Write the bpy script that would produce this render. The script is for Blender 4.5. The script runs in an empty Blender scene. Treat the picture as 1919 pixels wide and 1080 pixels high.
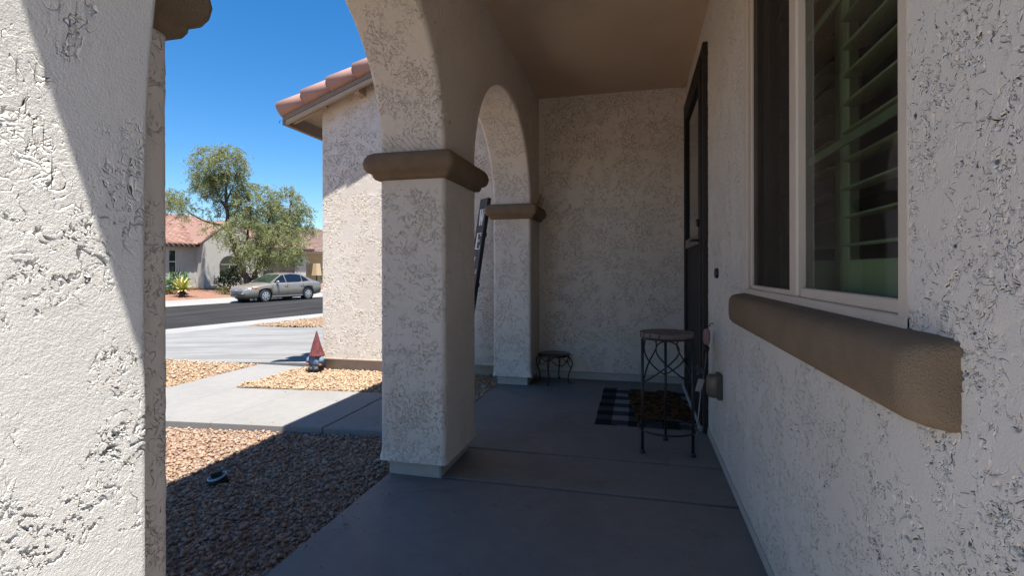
import bpy, math, random
import numpy as np
from mathutils import Vector, Matrix

random.seed(7)
rng = np.random.default_rng(7)
SC = bpy.context.scene
COL = SC.collection
PI = math.pi

# ------------------------------------------------------------------ camera, world, sun, exposure
cam_data = bpy.data.cameras.new('camera')
cam = bpy.data.objects.new('camera', cam_data)
COL.objects.link(cam)
cam_data.sensor_width = 36.0
cam_data.lens = 17.86
cam_data.shift_y = -0.0183
cam_data.clip_start = 0.02
cam_data.clip_end = 2000
cam.matrix_world = (Matrix.Translation((0, 0, 1.1)) @ Matrix.Rotation(math.radians(13.83), 4, 'Z')
                    @ Matrix.Rotation(math.radians(90), 4, 'X') @ Matrix.Rotation(math.radians(-0.11), 4, 'Z'))
SC.camera = cam

TO_SUN = Vector((0.196, -0.213, 1.0)).normalized()
world = bpy.data.worlds.new('World')
SC.world = world
world.use_nodes = True
wn = world.node_tree
wn.nodes.clear()
w_out = wn.nodes.new('ShaderNodeOutputWorld')
w_bg = wn.nodes.new('ShaderNodeBackground')
w_sky = wn.nodes.new('ShaderNodeTexSky')
w_sky.sky_type = 'NISHITA'
w_sky.sun_disc = False
w_sky.sun_elevation = math.asin(TO_SUN.z)
w_sky.sun_rotation = math.atan2(TO_SUN.x, TO_SUN.y)
w_sky.altitude = 400
w_sky.air_density = 1.0
w_sky.dust_density = 0.3
w_sky.ozone_density = 4.0
w_bg.inputs['Strength'].default_value = 0.080
w_hs = wn.nodes.new('ShaderNodeHueSaturation')
w_hs.inputs['Saturation'].default_value = 1.33
wn.links.new(w_sky.outputs[0], w_hs.inputs['Color'])
wn.links.new(w_hs.outputs[0], w_bg.inputs['Color'])
wn.links.new(w_bg.outputs[0], w_out.inputs['Surface'])

sun_data = bpy.data.lights.new('sun', 'SUN')
sun_data.energy = 5.0
sun_data.angle = math.radians(0.53)
sun_data.color = (1.0, 0.965, 0.91)
sun = bpy.data.objects.new('sun', sun_data)
COL.objects.link(sun)
sun.rotation_euler = (-TO_SUN).to_track_quat('-Z', 'Y').to_euler()
sun.location = (10, -10, 40)

SC.render.engine = 'CYCLES'
SC.view_settings.view_transform = 'Standard'
SC.view_settings.look = 'None'
SC.view_settings.exposure = 1.27
SC.view_settings.gamma = 1.0
SC.view_settings.use_curve_mapping = False
SC.cycles.use_denoising = True
SC.cycles.max_bounces = 10
SC.cycles.diffuse_bounces = 6
SC.cycles.glossy_bounces = 4
SC.cycles.transparent_max_bounces = 24
SC.cycles.caustics_reflective = False
SC.cycles.caustics_refractive = False


# ------------------------------------------------------------------ object helpers
WORLD_AT = {}


def tag(o, label=None, cat=None, kind=None, group=None):
    if label: o['label'] = label
    if cat: o['category'] = cat
    if kind: o['kind'] = kind
    if group: o['group'] = group
    return o


def thing(name, label, cat, loc=(0, 0, 0), rotz=0.0, kind=None, group=None):
    o = bpy.data.objects.new(name, None)
    o.empty_display_size = 0.1
    COL.objects.link(o)
    o.location = loc
    o.rotation_euler = (0, 0, rotz)
    WORLD_AT[o.name] = Matrix.Translation(loc) @ Matrix.Rotation(rotz, 4, 'Z')
    return tag(o, label, cat, kind, group)


def fast_mesh(name, V, F, smooth=False):
    """V: (n,3) array, F: list of faces or (m,k) array."""
    me = bpy.data.meshes.new(name)
    V = np.asarray(V, dtype=np.float32)
    if isinstance(F, np.ndarray):
        m, k = F.shape
        me.vertices.add(len(V)); me.vertices.foreach_set('co', V.ravel())
        me.loops.add(m * k); me.loops.foreach_set('vertex_index', F.astype(np.int32).ravel())
        me.polygons.add(m)
        me.polygons.foreach_set('loop_start', np.arange(0, m * k, k, dtype=np.int32))
        me.polygons.foreach_set('loop_total', np.full(m, k, dtype=np.int32))
        me.update(calc_edges=True)
        me.validate()
    else:
        me.from_pydata([tuple(map(float, v)) for v in V], [], [tuple(f) for f in F])
        me.update()
    if smooth:
        me.polygons.foreach_set('use_smooth', np.ones(len(me.polygons), dtype=bool))
    return me


def obj(name, mesh_or_mb, mat, parent=None, local=False, smooth=None):
    """links a mesh built in WORLD coordinates (local=False) or in its thing's own coordinates (local=True)"""
    if isinstance(mesh_or_mb, MB):
        mb = mesh_or_mb
        me = fast_mesh(name, np.array(mb.v), mb.f, mb.smooth if smooth is None else smooth)
    else:
        me = mesh_or_mb
    mats = mat if isinstance(mat, (list, tuple)) else [mat]
    for m in mats:
        me.materials.append(m)
    if isinstance(mesh_or_mb, MB) and len(mats) > 1 and mesh_or_mb.mi:
        me.polygons.foreach_set('material_index', np.array(mesh_or_mb.mi, dtype=np.int32))
    o = bpy.data.objects.new(name, me)
    COL.objects.link(o)
    if parent is not None:
        if not local:
            top = parent
            while top.parent is not None: top = top.parent
            inv = WORLD_AT.get(top.name, Matrix.Identity(4)).inverted()
            me.transform(inv)
        o.parent = parent
    return o


def dup_tree(o, parent=None):
    c = o.copy()
    COL.objects.link(c)
    if parent is not None: c.parent = parent
    for ch in list(o.children):
        dup_tree(ch, c)
    return c


class MB:
    def __init__(self, smooth=False):
        self.v = []; self.f = []; self.mi = []; self.cur = 0; self.smooth = smooth; self.T = None

    def add(self, verts, faces):
        b = len(self.v)
        if self.T is not None:
            verts = [tuple(self.T @ Vector(p)) for p in verts]
        self.v.extend(verts)
        for f in faces:
            self.f.append(tuple(i + b for i in f)); self.mi.append(self.cur)
        return self

    def box(self, x0, x1, y0, y1, z0, z1):
        V = [(x, y, z) for z in (z0, z1) for y in (y0, y1) for x in (x0, x1)]
        return self.add(V, [(0, 2, 3, 1), (4, 5, 7, 6), (0, 1, 5, 4), (2, 6, 7, 3), (0, 4, 6, 2), (1, 3, 7, 5)])

    def bbox(self, x0, x1, y0, y1, z0, z1, r=0.004, seg=1):
        """box with chamfered vertical and horizontal edges"""
        r = min(r, (x1 - x0) / 2.2, (y1 - y0) / 2.2, (z1 - z0) / 2.2)
        c = ((x0 + x1) / 2, (y0 + y1) / 2, (z0 + z1) / 2)
        h = ((x1 - x0) / 2, (y1 - y0) / 2, (z1 - z0) / 2)
        V = []; idx = {}
        for sx in (-1, 1):
            for sy in (-1, 1):
                for sz in (-1, 1):
                    for a in range(3):
                        p = [c[0] + sx * (h[0] - (0 if a == 0 else r)), c[1] + sy * (h[1] - (0 if a == 1 else r)), c[2] + sz * (h[2] - (0 if a == 2 else r))]
                        idx[(sx, sy, sz, a)] = len(V); V.append(tuple(p))
        F = []
        def I(s, a): return idx[(s[0], s[1], s[2], a)]
        for a in range(3):
            b, d = (a + 1) % 3, (a + 2) % 3
            for s in (-1, 1):
                q = []
                for tb, td in ((-1, -1), (1, -1), (1, 1), (-1, 1)):
                    k = [0, 0, 0]; k[a] = s; k[b] = tb; k[d] = td; q.append(I(k, a))
                F.append(q if s > 0 else q[::-1])
        for a in range(3):      # edges along a
            b, d = (a + 1) % 3, (a + 2) % 3
            for sb in (-1, 1):
                for sd in (-1, 1):
                    k0 = [0, 0, 0]; k1 = [0, 0, 0]
                    k0[a] = -1; k1[a] = 1
                    for k in (k0, k1): k[b] = sb; k[d] = sd
                    q = [I(k0, b), I(k1, b), I(k1, d), I(k0, d)]
                    F.append(q if sb * sd > 0 else q[::-1])
        for sx in (-1, 1):
            for sy in (-1, 1):
                for sz in (-1, 1):
                    q = [idx[(sx, sy, sz, a)] for a in range(3)]
                    F.append(q if sx * sy * sz > 0 else q[::-1])
        return self.add(V, [tuple(f) for f in F])

    def tube(self, pts, r, seg=8, closed=False, caps=True):
        P = [Vector(p) for p in pts]; n = len(P)
        rr = r if isinstance(r, (list, tuple)) else [r] * n
        V = []; F = []
        up = None
        for i in range(n):
            if closed: t = (P[(i + 1) % n] - P[i - 1])
            else: t = P[min(i + 1, n - 1)] - P[max(i - 1, 0)]
            if t.length < 1e-9: t = Vector((0, 0, 1))
            t.normalize()
            if up is None:
                up = Vector((0, 0, 1)) if abs(t.z) < 0.9 else Vector((1, 0, 0))
            a = up - t * up.dot(t)
            if a.length < 1e-6: a = t.orthogonal()
            a.normalize(); up = a
            b = t.cross(a)
            for k in range(seg):
                th = 2 * PI * k / seg
                V.append(tuple(P[i] + (a * math.cos(th) + b * math.sin(th)) * rr[i]))
        m = n if closed else n - 1
        for i in range(m):
            j = (i + 1) % n
            for k in range(seg):
                l = (k + 1) % seg
                F.append((i * seg + k, i * seg + l, j * seg + l, j * seg + k))
        if caps and not closed:
            F.append(tuple(range(seg))[::-1]); F.append(tuple((n - 1) * seg + k for k in range(seg)))
        return self.add(V, F)

    def lathe(self, prof, cx=0, cy=0, seg=24, cap=True):
        """prof: (r,z) list from bottom to top"""
        V = []; F = []
        for r, z in prof:
            for k in range(seg):
                th = 2 * PI * k / seg
                V.append((cx + r * math.cos(th), cy + r * math.sin(th), z))
        for i in range(len(prof) - 1):
            for k in range(seg):
                l = (k + 1) % seg
                F.append((i * seg + k, i * seg + l, (i + 1) * seg + l, (i + 1) * seg + k))
        if cap:
            F.append(tuple(range(seg))[::-1]); F.append(tuple((len(prof) - 1) * seg + k for k in range(seg)))
        return self.add(V, F)

    def prism(self, poly, axis, a0, a1):
        """extrude polygon (2D, ccw) along axis 0/1/2"""
        n = len(poly)
        def mk(p, a):
            if axis == 0: return (a, p[0], p[1])
            if axis == 1: return (p[0], a, p[1])
            return (p[0], p[1], a)
        V = [mk(p, a0) for p in poly] + [mk(p, a1) for p in poly]
        F = [tuple(range(n))[::-1], tuple(range(n, 2 * n))]
        for i in range(n):
            j = (i + 1) % n
            F.append((i, j, n + j, n + i))
        return self.add(V, F)

    def quad(self, a, b, c, d):
        return self.add([a, b, c, d], [(0, 1, 2, 3)])

    def strip(self, A, B):
        n = len(A)
        return self.add(list(A) + list(B), [(i, i + 1, n + i + 1, n + i) for i in range(n - 1)])


def grid_faces(nu, nv):
    i = np.arange(nu - 1)[:, None] * nv + np.arange(nv - 1)[None, :]
    i = i.ravel()
    return np.stack([i, i + nv, i + nv + 1, i + 1], 1)


# ------------------------------------------------------------------ materials
def new_mat(name):
    m = bpy.data.materials.new(name)
    m.use_nodes = True
    nt = m.node_tree
    return m, nt, nt.nodes['Principled BSDF'], nt.nodes['Material Output']


def N(nt, typ, **kw):
    n = nt.nodes.new('ShaderNode' + typ)
    for k, v in kw.items():
        if k in n.inputs: n.inputs[k].default_value = v
        else: setattr(n, k, v)
    return n


def math_n(nt, op, a, b=None, clamp=False):
    n = nt.nodes.new('ShaderNodeMath'); n.operation = op; n.use_clamp = clamp
    for i, x in enumerate((a, b)):
        if x is None: continue
        if isinstance(x, (int, float)): n.inputs[i].default_value = x
        else: nt.links.new(x, n.inputs[i])
    return n.outputs[0]


def remap(nt, x, a, b, c=0.0, d=1.0, smooth=True):
    n = nt.nodes.new('ShaderNodeMapRange')
    n.interpolation_type = 'SMOOTHSTEP' if smooth else 'LINEAR'
    n.inputs['From Min'].default_value = a; n.inputs['From Max'].default_value = b
    n.inputs['To Min'].default_value = c; n.inputs['To Max'].default_value = d
    nt.links.new(x, n.inputs['Value'])
    return n.outputs['Result']


def noise(nt, co, scale, detail=3.0, rough=0.55, dist=0.0, dim='3D'):
    n = nt.nodes.new('ShaderNodeTexNoise')
    n.inputs['Scale'].default_value = scale; n.inputs['Detail'].default_value = detail
    n.inputs['Roughness'].default_value = rough; n.inputs['Distortion'].default_value = dist
    if co is not None: nt.links.new(co, n.inputs['Vector'])
    return n.outputs['Fac']


def ramp(nt, x, stops):
    n = nt.nodes.new('ShaderNodeValToRGB')
    cr = n.color_ramp
    while len(cr.elements) < len(stops): cr.elements.new(0.5)
    for e, (p, c) in zip(cr.elements, stops):
        e.position = p; e.color = (*c, 1)
    nt.links.new(x, n.inputs['Fac'])
    return n.outputs['Color']


def mix_col(nt, fac, a, b, mode='MIX'):
    n = nt.nodes.new('ShaderNodeMix'); n.data_type = 'RGBA'; n.blend_type = mode
    for s, x in ((0, fac), (6, a), (7, b)):
        if isinstance(x, (int, float)): n.inputs[s].default_value = x
        elif isinstance(x, tuple): n.inputs[s].default_value = (*x, 1)
        else: nt.links.new(x, n.inputs[s])
    return n.outputs[2]


def coords(nt):
    return nt.nodes.new('ShaderNodeTexCoord').outputs['Object']


def bump(nt, bsdf, h, strength=1.0, distance=0.01):
    b = nt.nodes.new('ShaderNodeBump')
    b.inputs['Strength'].default_value = strength; b.inputs['Distance'].default_value = distance
    nt.links.new(h, b.inputs['Height']); nt.links.new(b.outputs[0], bsdf.inputs['Normal'])


def plain(name, col, rough=0.6, metal=0.0, var=0.12, nscale=30, bmp=0.0, bscale=200, spec=0.5):
    m, nt, p, out = new_mat(name)
    co = coords(nt)
    f = noise(nt, co, nscale, 3)
    c = ramp(nt, f, [(0.3, tuple(max(0, x * (1 - var)) for x in col)), (0.7, tuple(min(1, x * (1 + var)) for x in col))])
    nt.links.new(c, p.inputs['Base Color'])
    p.inputs['Roughness'].default_value = rough; p.inputs['Metallic'].default_value = metal
    p.inputs['Specular IOR Level'].default_value = spec
    if bmp:
        bump(nt, p, noise(nt, co, bscale, 3), 1.0, bmp)
    return m


def stucco_mat(name, col, col2, amp=1.0, big=1.0, displace=True, lines=1.0, cover=0.0, grain=1.0):
    m, nt, p, out = new_mat(name)
    co = coords(nt)
    # torn edges of the skip trowel coat: contour lines of wandering fields, broken into dashes, gated into patches
    def lines_at(sc, dist, mid_, wid, brk, lo):
        n = noise(nt, co, sc * big, 2.0, 0.5, dist)
        l = math_n(nt, 'ABSOLUTE', math_n(nt, 'SUBTRACT', n, mid_))
        c = remap(nt, l, 0.0, wid, 1.0, 0.0, False)
        k = remap(nt, noise(nt, co, brk * big, 2.0, 0.5), lo, lo + 0.05)
        return n, math_n(nt, 'MULTIPLY', c, k)
    n1, c1 = lines_at(23, 1.1, 0.50, 0.034, 38, 0.46)
    n2, c2 = lines_at(46, 1.2, 0.48, 0.060, 62, 0.47)
    g1 = remap(nt, noise(nt, co, 4.6 * big, 3, 0.6), 0.44 + cover, 0.54 + cover)
    g2 = remap(nt, noise(nt, co, 6.3 * big, 3, 0.6, 0.3), 0.44 + cover, 0.54 + cover)
    pit = remap(nt, noise(nt, co, 95 * big, 2, 0.5), 0.66, 0.74)
    crev = math_n(nt, 'MAXIMUM', math_n(nt, 'MULTIPLY', c1, g1), math_n(nt, 'MULTIPLY', math_n(nt, 'MULTIPLY', c2, g2), 0.8))
    crev = math_n(nt, 'MAXIMUM', crev, math_n(nt, 'MULTIPLY', pit, g2))
    step = remap(nt, n1, 0.495, 0.512)
    mid = noise(nt, co, 45, 3, 0.6)
    fine = noise(nt, co, 230, 4, 0.75)
    h = math_n(nt, 'MULTIPLY', crev, -0.0062 * amp * lines)
    h = math_n(nt, 'ADD', h, math_n(nt, 'MULTIPLY', math_n(nt, 'MULTIPLY', step, g1), 0.0013 * amp))
    h = math_n(nt, 'ADD', h, math_n(nt, 'MULTIPLY', mid, 0.0014 * amp * (0.5 + 0.5 * grain)))
    h = math_n(nt, 'ADD', h, math_n(nt, 'MULTIPLY', fine, 0.0014 * amp * grain))
    base = noise(nt, co, 2.3, 4, 0.6)
    c = ramp(nt, base, [(0.3, col), (0.7, col2)])
    nt.links.new(c, p.inputs['Base Color'])
    p.inputs['Roughness'].default_value = 0.9
    p.inputs['Specular IOR Level'].default_value = 0.25
    d = nt.nodes.new('ShaderNodeDisplacement')
    d.inputs['Midlevel'].default_value = 0.0; d.inputs['Scale'].default_value = 1.0
    nt.links.new(h, d.inputs['Height'])
    nt.links.new(d.outputs[0], out.inputs['Displacement'])
    m.displacement_method = 'BOTH' if displace else 'BUMP'
    return m


M = {}
M['stucco'] = stucco_mat('stucco', (0.65, 0.58, 0.50), (0.705, 0.64, 0.565), amp=0.95, lines=1.05, cover=0.012, big=1.0)
M['stucco_near'] = stucco_mat('stucco_near', (0.575, 0.55, 0.51), (0.63, 0.605, 0.56), amp=0.72, big=0.95, cover=0.060, grain=2.3, lines=1.25)
M['stucco_garage'] = stucco_mat('stucco_garage', (0.64, 0.57, 0.49), (0.695, 0.63, 0.555), amp=1.5, lines=1.0, cover=0.012)
M['stucco_flat'] = stucco_mat('stucco_flat', (0.65, 0.58, 0.50), (0.705, 0.64, 0.565), displace=False)
M['stucco_trim'] = plain('stucco_trim', (0.23, 0.163, 0.105), 0.92, var=0.12, nscale=9, bmp=0.0055, bscale=330, spec=0.2)
M['ceiling'] = plain('ceiling_paint', (0.56, 0.42, 0.30), 0.85, var=0.05, nscale=2.5, bmp=0.004, bscale=120, spec=0.2)
M['stem'] = plain('stem_wall', (0.44, 0.35, 0.27), 0.9, var=0.08, nscale=12, bmp=0.002, bscale=150, spec=0.2)
M['plinth'] = plain('plinth_concrete', (0.46, 0.42, 0.38), 0.9, var=0.06, nscale=14, bmp=0.002, bscale=140, spec=0.2)


def concrete_mat(name, a, b, c, rough=0.8, streak=0.0, scuff=0.0):
    m, nt, p, out = new_mat(name)
    co = coords(nt)
    f = noise(nt, co, 1.3, 6, 0.6, 0.4)
    f2 = noise(nt, co, 14, 4, 0.65)
    f3 = noise(nt, co, 300, 2, 0.6)
    col = ramp(nt, f, [(0.25, a), (0.5, b), (0.75, c)])
    col = mix_col(nt, remap(nt, f2, 0.35, 0.75, 0.0, 0.35), col, tuple(x * 0.72 for x in b))
    if streak:
        mp = nt.nodes.new('ShaderNodeMapping'); mp.inputs['Scale'].default_value = (0.45, 5.0, 1)
        nt.links.new(co, mp.inputs['Vector'])
        sk = noise(nt, mp.outputs[0], 1.0, 4, 0.6, 0.3)
        col = mix_col(nt, remap(nt, sk, 0.42, 0.62, 0.0, streak), col, tuple(x * 0.55 for x in b))
    if scuff:
        sc1 = remap(nt, noise(nt, co, 5.5, 6, 0.75, 1.2), 0.56, 0.72, 0.0, scuff)
        col = mix_col(nt, sc1, col, tuple(min(1, x * 1.35) for x in b))
        sc2 = remap(nt, noise(nt, co, 2.6, 5, 0.7, 0.8), 0.55, 0.68, 0.0, scuff)
        col = mix_col(nt, sc2, col, tuple(x * 0.62 for x in b))
    spots = remap(nt, noise(nt, co, 38, 1.5, 0.4), 0.745, 0.775, 0.0, 0.55)
    col = mix_col(nt, spots, col, tuple(x * 0.25 for x in b))
    nt.links.new(col, p.inputs['Base Color'])
    p.inputs['Roughness'].default_value = rough
    p.inputs['Specular IOR Level'].default_value = 0.35
    h = math_n(nt, 'ADD', math_n(nt, 'MULTIPLY', f2, 0.6), math_n(nt, 'MULTIPLY', f3, 0.35))
    bump(nt, p, h, 0.6, 0.0022)
    return m


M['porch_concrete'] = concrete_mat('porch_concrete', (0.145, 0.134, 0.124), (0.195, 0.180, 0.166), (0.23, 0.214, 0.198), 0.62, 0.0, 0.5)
M['path_concrete'] = concrete_mat('path_concrete', (0.20, 0.192, 0.180), (0.225, 0.216, 0.203), (0.245, 0.235, 0.222), 0.85)
M['drive_concrete'] = concrete_mat('drive_concrete', (0.19, 0.187, 0.18), (0.218, 0.213, 0.204), (0.24, 0.233, 0.224), 0.85, 0.55)
M['bounce_concrete'] = concrete_mat('bounce_concrete', (0.34, 0.33, 0.31), (0.37, 0.355, 0.335), (0.40, 0.385, 0.36), 0.85)  # paler than the other concrete, to bounce more light into the porch
M['walk_concrete'] = concrete_mat('walk_concrete', (0.24, 0.233, 0.217), (0.265, 0.256, 0.24), (0.29, 0.275, 0.26), 0.85)


def asphalt_mat():
    m, nt, p, out = new_mat('asphalt')
    co = coords(nt)
    f = noise(nt, co, 0.7, 5, 0.6); f2 = noise(nt, co, 120, 3, 0.7)
    mp = nt.nodes.new('ShaderNodeMapping'); mp.inputs['Rotation'].default_value = (0, 0, math.radians(12.1)); mp.inputs['Scale'].default_value = (3.0, 0.12, 1)
    nt.links.new(co, mp.inputs['Vector'])
    streak = noise(nt, mp.outputs[0], 1.0, 3, 0.5)
    col = ramp(nt, f, [(0.3, (0.022, 0.021, 0.021)), (0.7, (0.033, 0.032, 0.032))])
    col = mix_col(nt, remap(nt, streak, 0.42, 0.66, 0, 0.8), col, (0.044, 0.042, 0.041))
    nt.links.new(col, p.inputs['Base Color'])
    p.inputs['Roughness'].default_value = 0.95
    p.inputs['Specular IOR Level'].default_value = 0.08
    bump(nt, p, f2, 0.8, 0.01)
    return m


M['asphalt'] = asphalt_mat()


def rock_mat(name, cols, rough=0.85):
    m, nt, p, out = new_mat(name)
    g = nt.nodes.new('ShaderNodeNewGeometry')
    co = coords(nt)
    r = g.outputs['Random Per Island']
    k = len(cols)
    col = ramp(nt, r, [(i / (k - 1), c) for i, c in enumerate(cols)])
    v = noise(nt, co, 130, 3, 0.6)
    col = mix_col(nt, remap(nt, v, 0.3, 0.7, 0.0, 0.45), col, (0.22, 0.15, 0.10))
    nt.links.new(col, p.inputs['Base Color'])
    p.inputs['Roughness'].default_value = rough
    p.inputs['Specular IOR Level'].default_value = 0.3
    bump(nt, p, noise(nt, co, 260, 2), 0.5, 0.004)
    return m


M['rock'] = rock_mat('crushed_granite', [(0.36, 0.22, 0.135), (0.26, 0.165, 0.118), (0.44, 0.295, 0.20), (0.31, 0.245, 0.215), (0.40, 0.25, 0.15), (0.20, 0.125, 0.085), (0.48, 0.385, 0.315), (0.34, 0.195, 0.125)])
M['rock_light'] = rock_mat('tan_granite', [(0.44, 0.30, 0.18), (0.36, 0.24, 0.15), (0.48, 0.36, 0.24), (0.43, 0.33, 0.24), (0.50, 0.345, 0.205), (0.30, 0.20, 0.125)])
M['bed_soil'] = plain('gravel_soil', (0.24, 0.16, 0.11), 0.95, var=0.3, nscale=60, bmp=0.02, bscale=70, spec=0.1)
M['yard'] = plain('decomposed_granite', (0.225, 0.125, 0.088), 0.95, var=0.25, nscale=9, bmp=0.02, bscale=25, spec=0.1)
M['ground'] = plain('desert_ground', (0.33, 0.24, 0.17), 0.95, var=0.2, nscale=2, bmp=0.02, bscale=20, spec=0.1)
M['black_metal'] = plain('black_iron', (0.018, 0.017, 0.018), 0.45, 0.0, var=0.2, nscale=40, bmp=0.001, bscale=150)
M['door_metal'] = plain('bronze_door_paint', (0.012, 0.010, 0.0095), 0.55, 0.0, var=0.15, nscale=20, spec=0.25)
M['door_brown'] = plain('brown_door_frame', (0.022, 0.015, 0.011), 0.7, 0.0, var=0.2, nscale=20)
M['door_rail'] = plain('door_rail_bronze', (0.20, 0.16, 0.12), 0.45, 0.4, var=0.1)
M['window_frame'] = plain('almond_vinyl', (0.60, 0.50, 0.40), 0.5, var=0.05, nscale=8)
M['joint'] = plain('joint_filler', (0.022, 0.021, 0.021), 0.9)
M['wood_grey'] = None


def tile_mat(name, cols):
    m, nt, p, out = new_mat(name)
    g = nt.nodes.new('ShaderNodeNewGeometry'); co = coords(nt)
    k = len(cols)
    col = ramp(nt, g.outputs['Random Per Island'], [(i / (k - 1), c) for i, c in enumerate(cols)])
    v = noise(nt, co, 18, 4, 0.65)
    col = mix_col(nt, remap(nt, v, 0.4, 0.75, 0, 0.45), col, (0.36, 0.25, 0.21))
    nt.links.new(col, p.inputs['Base Color'])
    p.inputs['Roughness'].default_value = 0.85; p.inputs['Specular IOR Level'].default_value = 0.25
    bump(nt, p, noise(nt, co, 150, 3), 0.5, 0.003)
    return m


M['clay'] = tile_mat('clay_tile', [(0.36, 0.20, 0.155), (0.42, 0.245, 0.19), (0.33, 0.19, 0.155), (0.40, 0.25, 0.205)])
M['clay_far'] = tile_mat('clay_tile_far', [(0.22, 0.105, 0.078), (0.28, 0.165, 0.13), (0.17, 0.085, 0.066), (0.31, 0.20, 0.16), (0.25, 0.13, 0.10)])
M['flat_tile'] = tile_mat('brown_flat_tile', [(0.17, 0.11, 0.088), (0.20, 0.13, 0.106), (0.15, 0.098, 0.08)])
M['fascia'] = plain('fascia_paint', (0.22, 0.165, 0.12), 0.7, var=0.1, nscale=10)
M['soffit'] = plain('soffit_paint', (0.40, 0.31, 0.215), 0.75, var=0.08, nscale=6)


def wood_mat(name, a, b, scale=(4, 40, 40), rough=0.7):
    m, nt, p, out = new_mat(name)
    co = coords(nt)
    mp = nt.nodes.new('ShaderNodeMapping'); mp.inputs['Scale'].default_value = scale
    nt.links.new(co, mp.inputs['Vector'])
    f = noise(nt, mp.outputs[0], 1.0, 4, 0.6, 0.6)
    nt.links.new(ramp(nt, f, [(0.3, a), (0.7, b)]), p.inputs['Base Color'])
    p.inputs['Roughness'].default_value = rough
    bump(nt, p, f, 0.4, 0.002)
    return m


M['wood_grey'] = wood_mat('weathered_slat_wood', (0.12, 0.095, 0.085), (0.20, 0.155, 0.14), (30, 4, 30))
M['sign_wood'] = wood_mat('sign_board_wood', (0.035, 0.033, 0.034), (0.085, 0.08, 0.08), (60, 60, 5))
M['white_paint'] = plain('white_paint', (0.75, 0.75, 0.74), 0.7, var=0.04)
M['black_paint'] = plain('black_paint', (0.012, 0.012, 0.012), 0.6)
M['muntin'] = plain('muntin_paint', (0.30, 0.32, 0.235), 0.5)
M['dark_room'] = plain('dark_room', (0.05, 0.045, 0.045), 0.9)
M['shutter'] = plain('shutter_paint', (0.60, 0.64, 0.48), 0.5, var=0.04, nscale=6)


def glass_mat(name, tint, gloss_rough=0.0, ior=1.45, dusty=0.0):
    m, nt, p, out = new_mat(name)
    nt.nodes.remove(p)
    t = N(nt, 'BsdfTransparent'); t.inputs['Color'].default_value = (*tint, 1)
    g = N(nt, 'BsdfGlossy'); g.inputs['Roughness'].default_value = gloss_rough
    g.inputs['Color'].default_value = (0.9, 0.9, 0.9, 1)
    fr = N(nt, 'Fresnel'); fr.inputs['IOR'].default_value = ior
    mx = N(nt, 'MixShader')
    nt.links.new(fr.outputs[0], mx.inputs[0]); nt.links.new(t.outputs[0], mx.inputs[1]); nt.links.new(g.outputs[0], mx.inputs[2])
    last = mx.outputs[0]
    if dusty:
        d = N(nt, 'BsdfDiffuse'); d.inputs['Color'].default_value = (0.35, 0.35, 0.33, 1)
        co = coords(nt)
        f = remap(nt, noise(nt, co, 5, 4, 0.6), 0.35, 0.75, dusty * 0.4, dusty)
        mx2 = N(nt, 'MixShader')
        nt.links.new(f, mx2.inputs[0]); nt.links.new(last, mx2.inputs[1]); nt.links.new(d.outputs[0], mx2.inputs[2])
        last = mx2.outputs[0]
    nt.links.new(last, out.inputs['Surface'])
    return m


M['window_glass'] = glass_mat('window_glass', (0.60, 0.70, 0.55), 0.0, 1.45, 0.03)
M['far_glass'] = None


def screen_mat():
    m, nt, p, out = new_mat('insect_screen')
    nt.nodes.remove(p)
    t = N(nt, 'BsdfTransparent')
    d = N(nt, 'BsdfDiffuse'); d.inputs['Color'].default_value = (0.055, 0.045, 0.038, 1)
    mx = N(nt, 'MixShader')
    co = coords(nt)
    f = remap(nt, noise(nt, co, 3, 3), 0.3, 0.7, 0.62, 0.74)
    nt.links.new(f, mx.inputs[0]); nt.links.new(t.outputs[0], mx.inputs[1]); nt.links.new(d.outputs[0], mx.inputs[2])
    nt.links.new(mx.outputs[0], out.inputs['Surface'])
    return m


M['screen'] = screen_mat()
m_, nt_, p_, o_ = new_mat('dark_glass')
p_.inputs['Base Color'].default_value = (0.012, 0.02, 0.022, 1); p_.inputs['Roughness'].default_value = 0.06
p_.inputs['Specular IOR Level'].default_value = 0.7
nt_.links.new(ramp(nt_, noise(nt_, coords(nt_), 0.8, 2), [(0.3, (0.008, 0.014, 0.016)), (0.7, (0.02, 0.032, 0.034))]), p_.inputs['Base Color'])
M['far_glass'] = m_


# ------------------------------------------------------------------ constants of the place
XR = 0.459            # face of the entry wall
YB = 5.10             # face of the back wall / garage gable wall
XI, XO = -0.970, -1.335   # inner and outer face of the arcade
P2 = (2.475, 2.990)
P3F = 4.675
P1B = 0.870
YF, YP, XP = 0.42, 0.733, -0.86    # front porch wall: front plane, back plane, left jamb
ZS = 1.72             # springing of the side arches
ZC = 2.84             # porch ceiling
ZT = 3.15

# ------------------------------------------------------------------ ground, street
A12 = math.radians(12.1)
NU = Vector((-math.cos(A12), math.sin(A12), 0)); SV = Vector((math.sin(A12), math.cos(A12), 0))


def W(u, v, z=0.0):
    q = NU * u + SV * v
    return (q.x, q.y, z)


def sheet_uv(mb, us, zs, v0, v1, nv=12):
    vs = np.linspace(v0, v1, nv)
    V = []
    for u, z in zip(us, zs):
        for v in vs: V.append(W(u, v, z))
    mb.add(V, [tuple(int(q) for q in f) for f in grid_faces(len(us), nv)])


g = MB(); sheet_uv(g, [-400, -12, 4.5, 13.7, 23.6, 27, 33, 400], [-0.5, -0.24, -0.24, -0.58, -0.72, -0.62, -0.30, -0.30], -300, 400, 30)
tag(obj('ground', g, M['ground']), 'bare tan desert ground under the yards and houses', 'ground', 'structure')
g = MB(); sheet_uv(g, [13.7, 18.5, 23.6], [-0.45, -0.43, -0.54], -120, 160, 40)
tag(obj('road', g, M['asphalt']), 'dark asphalt street running past the front yard', 'road', 'structure')


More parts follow.
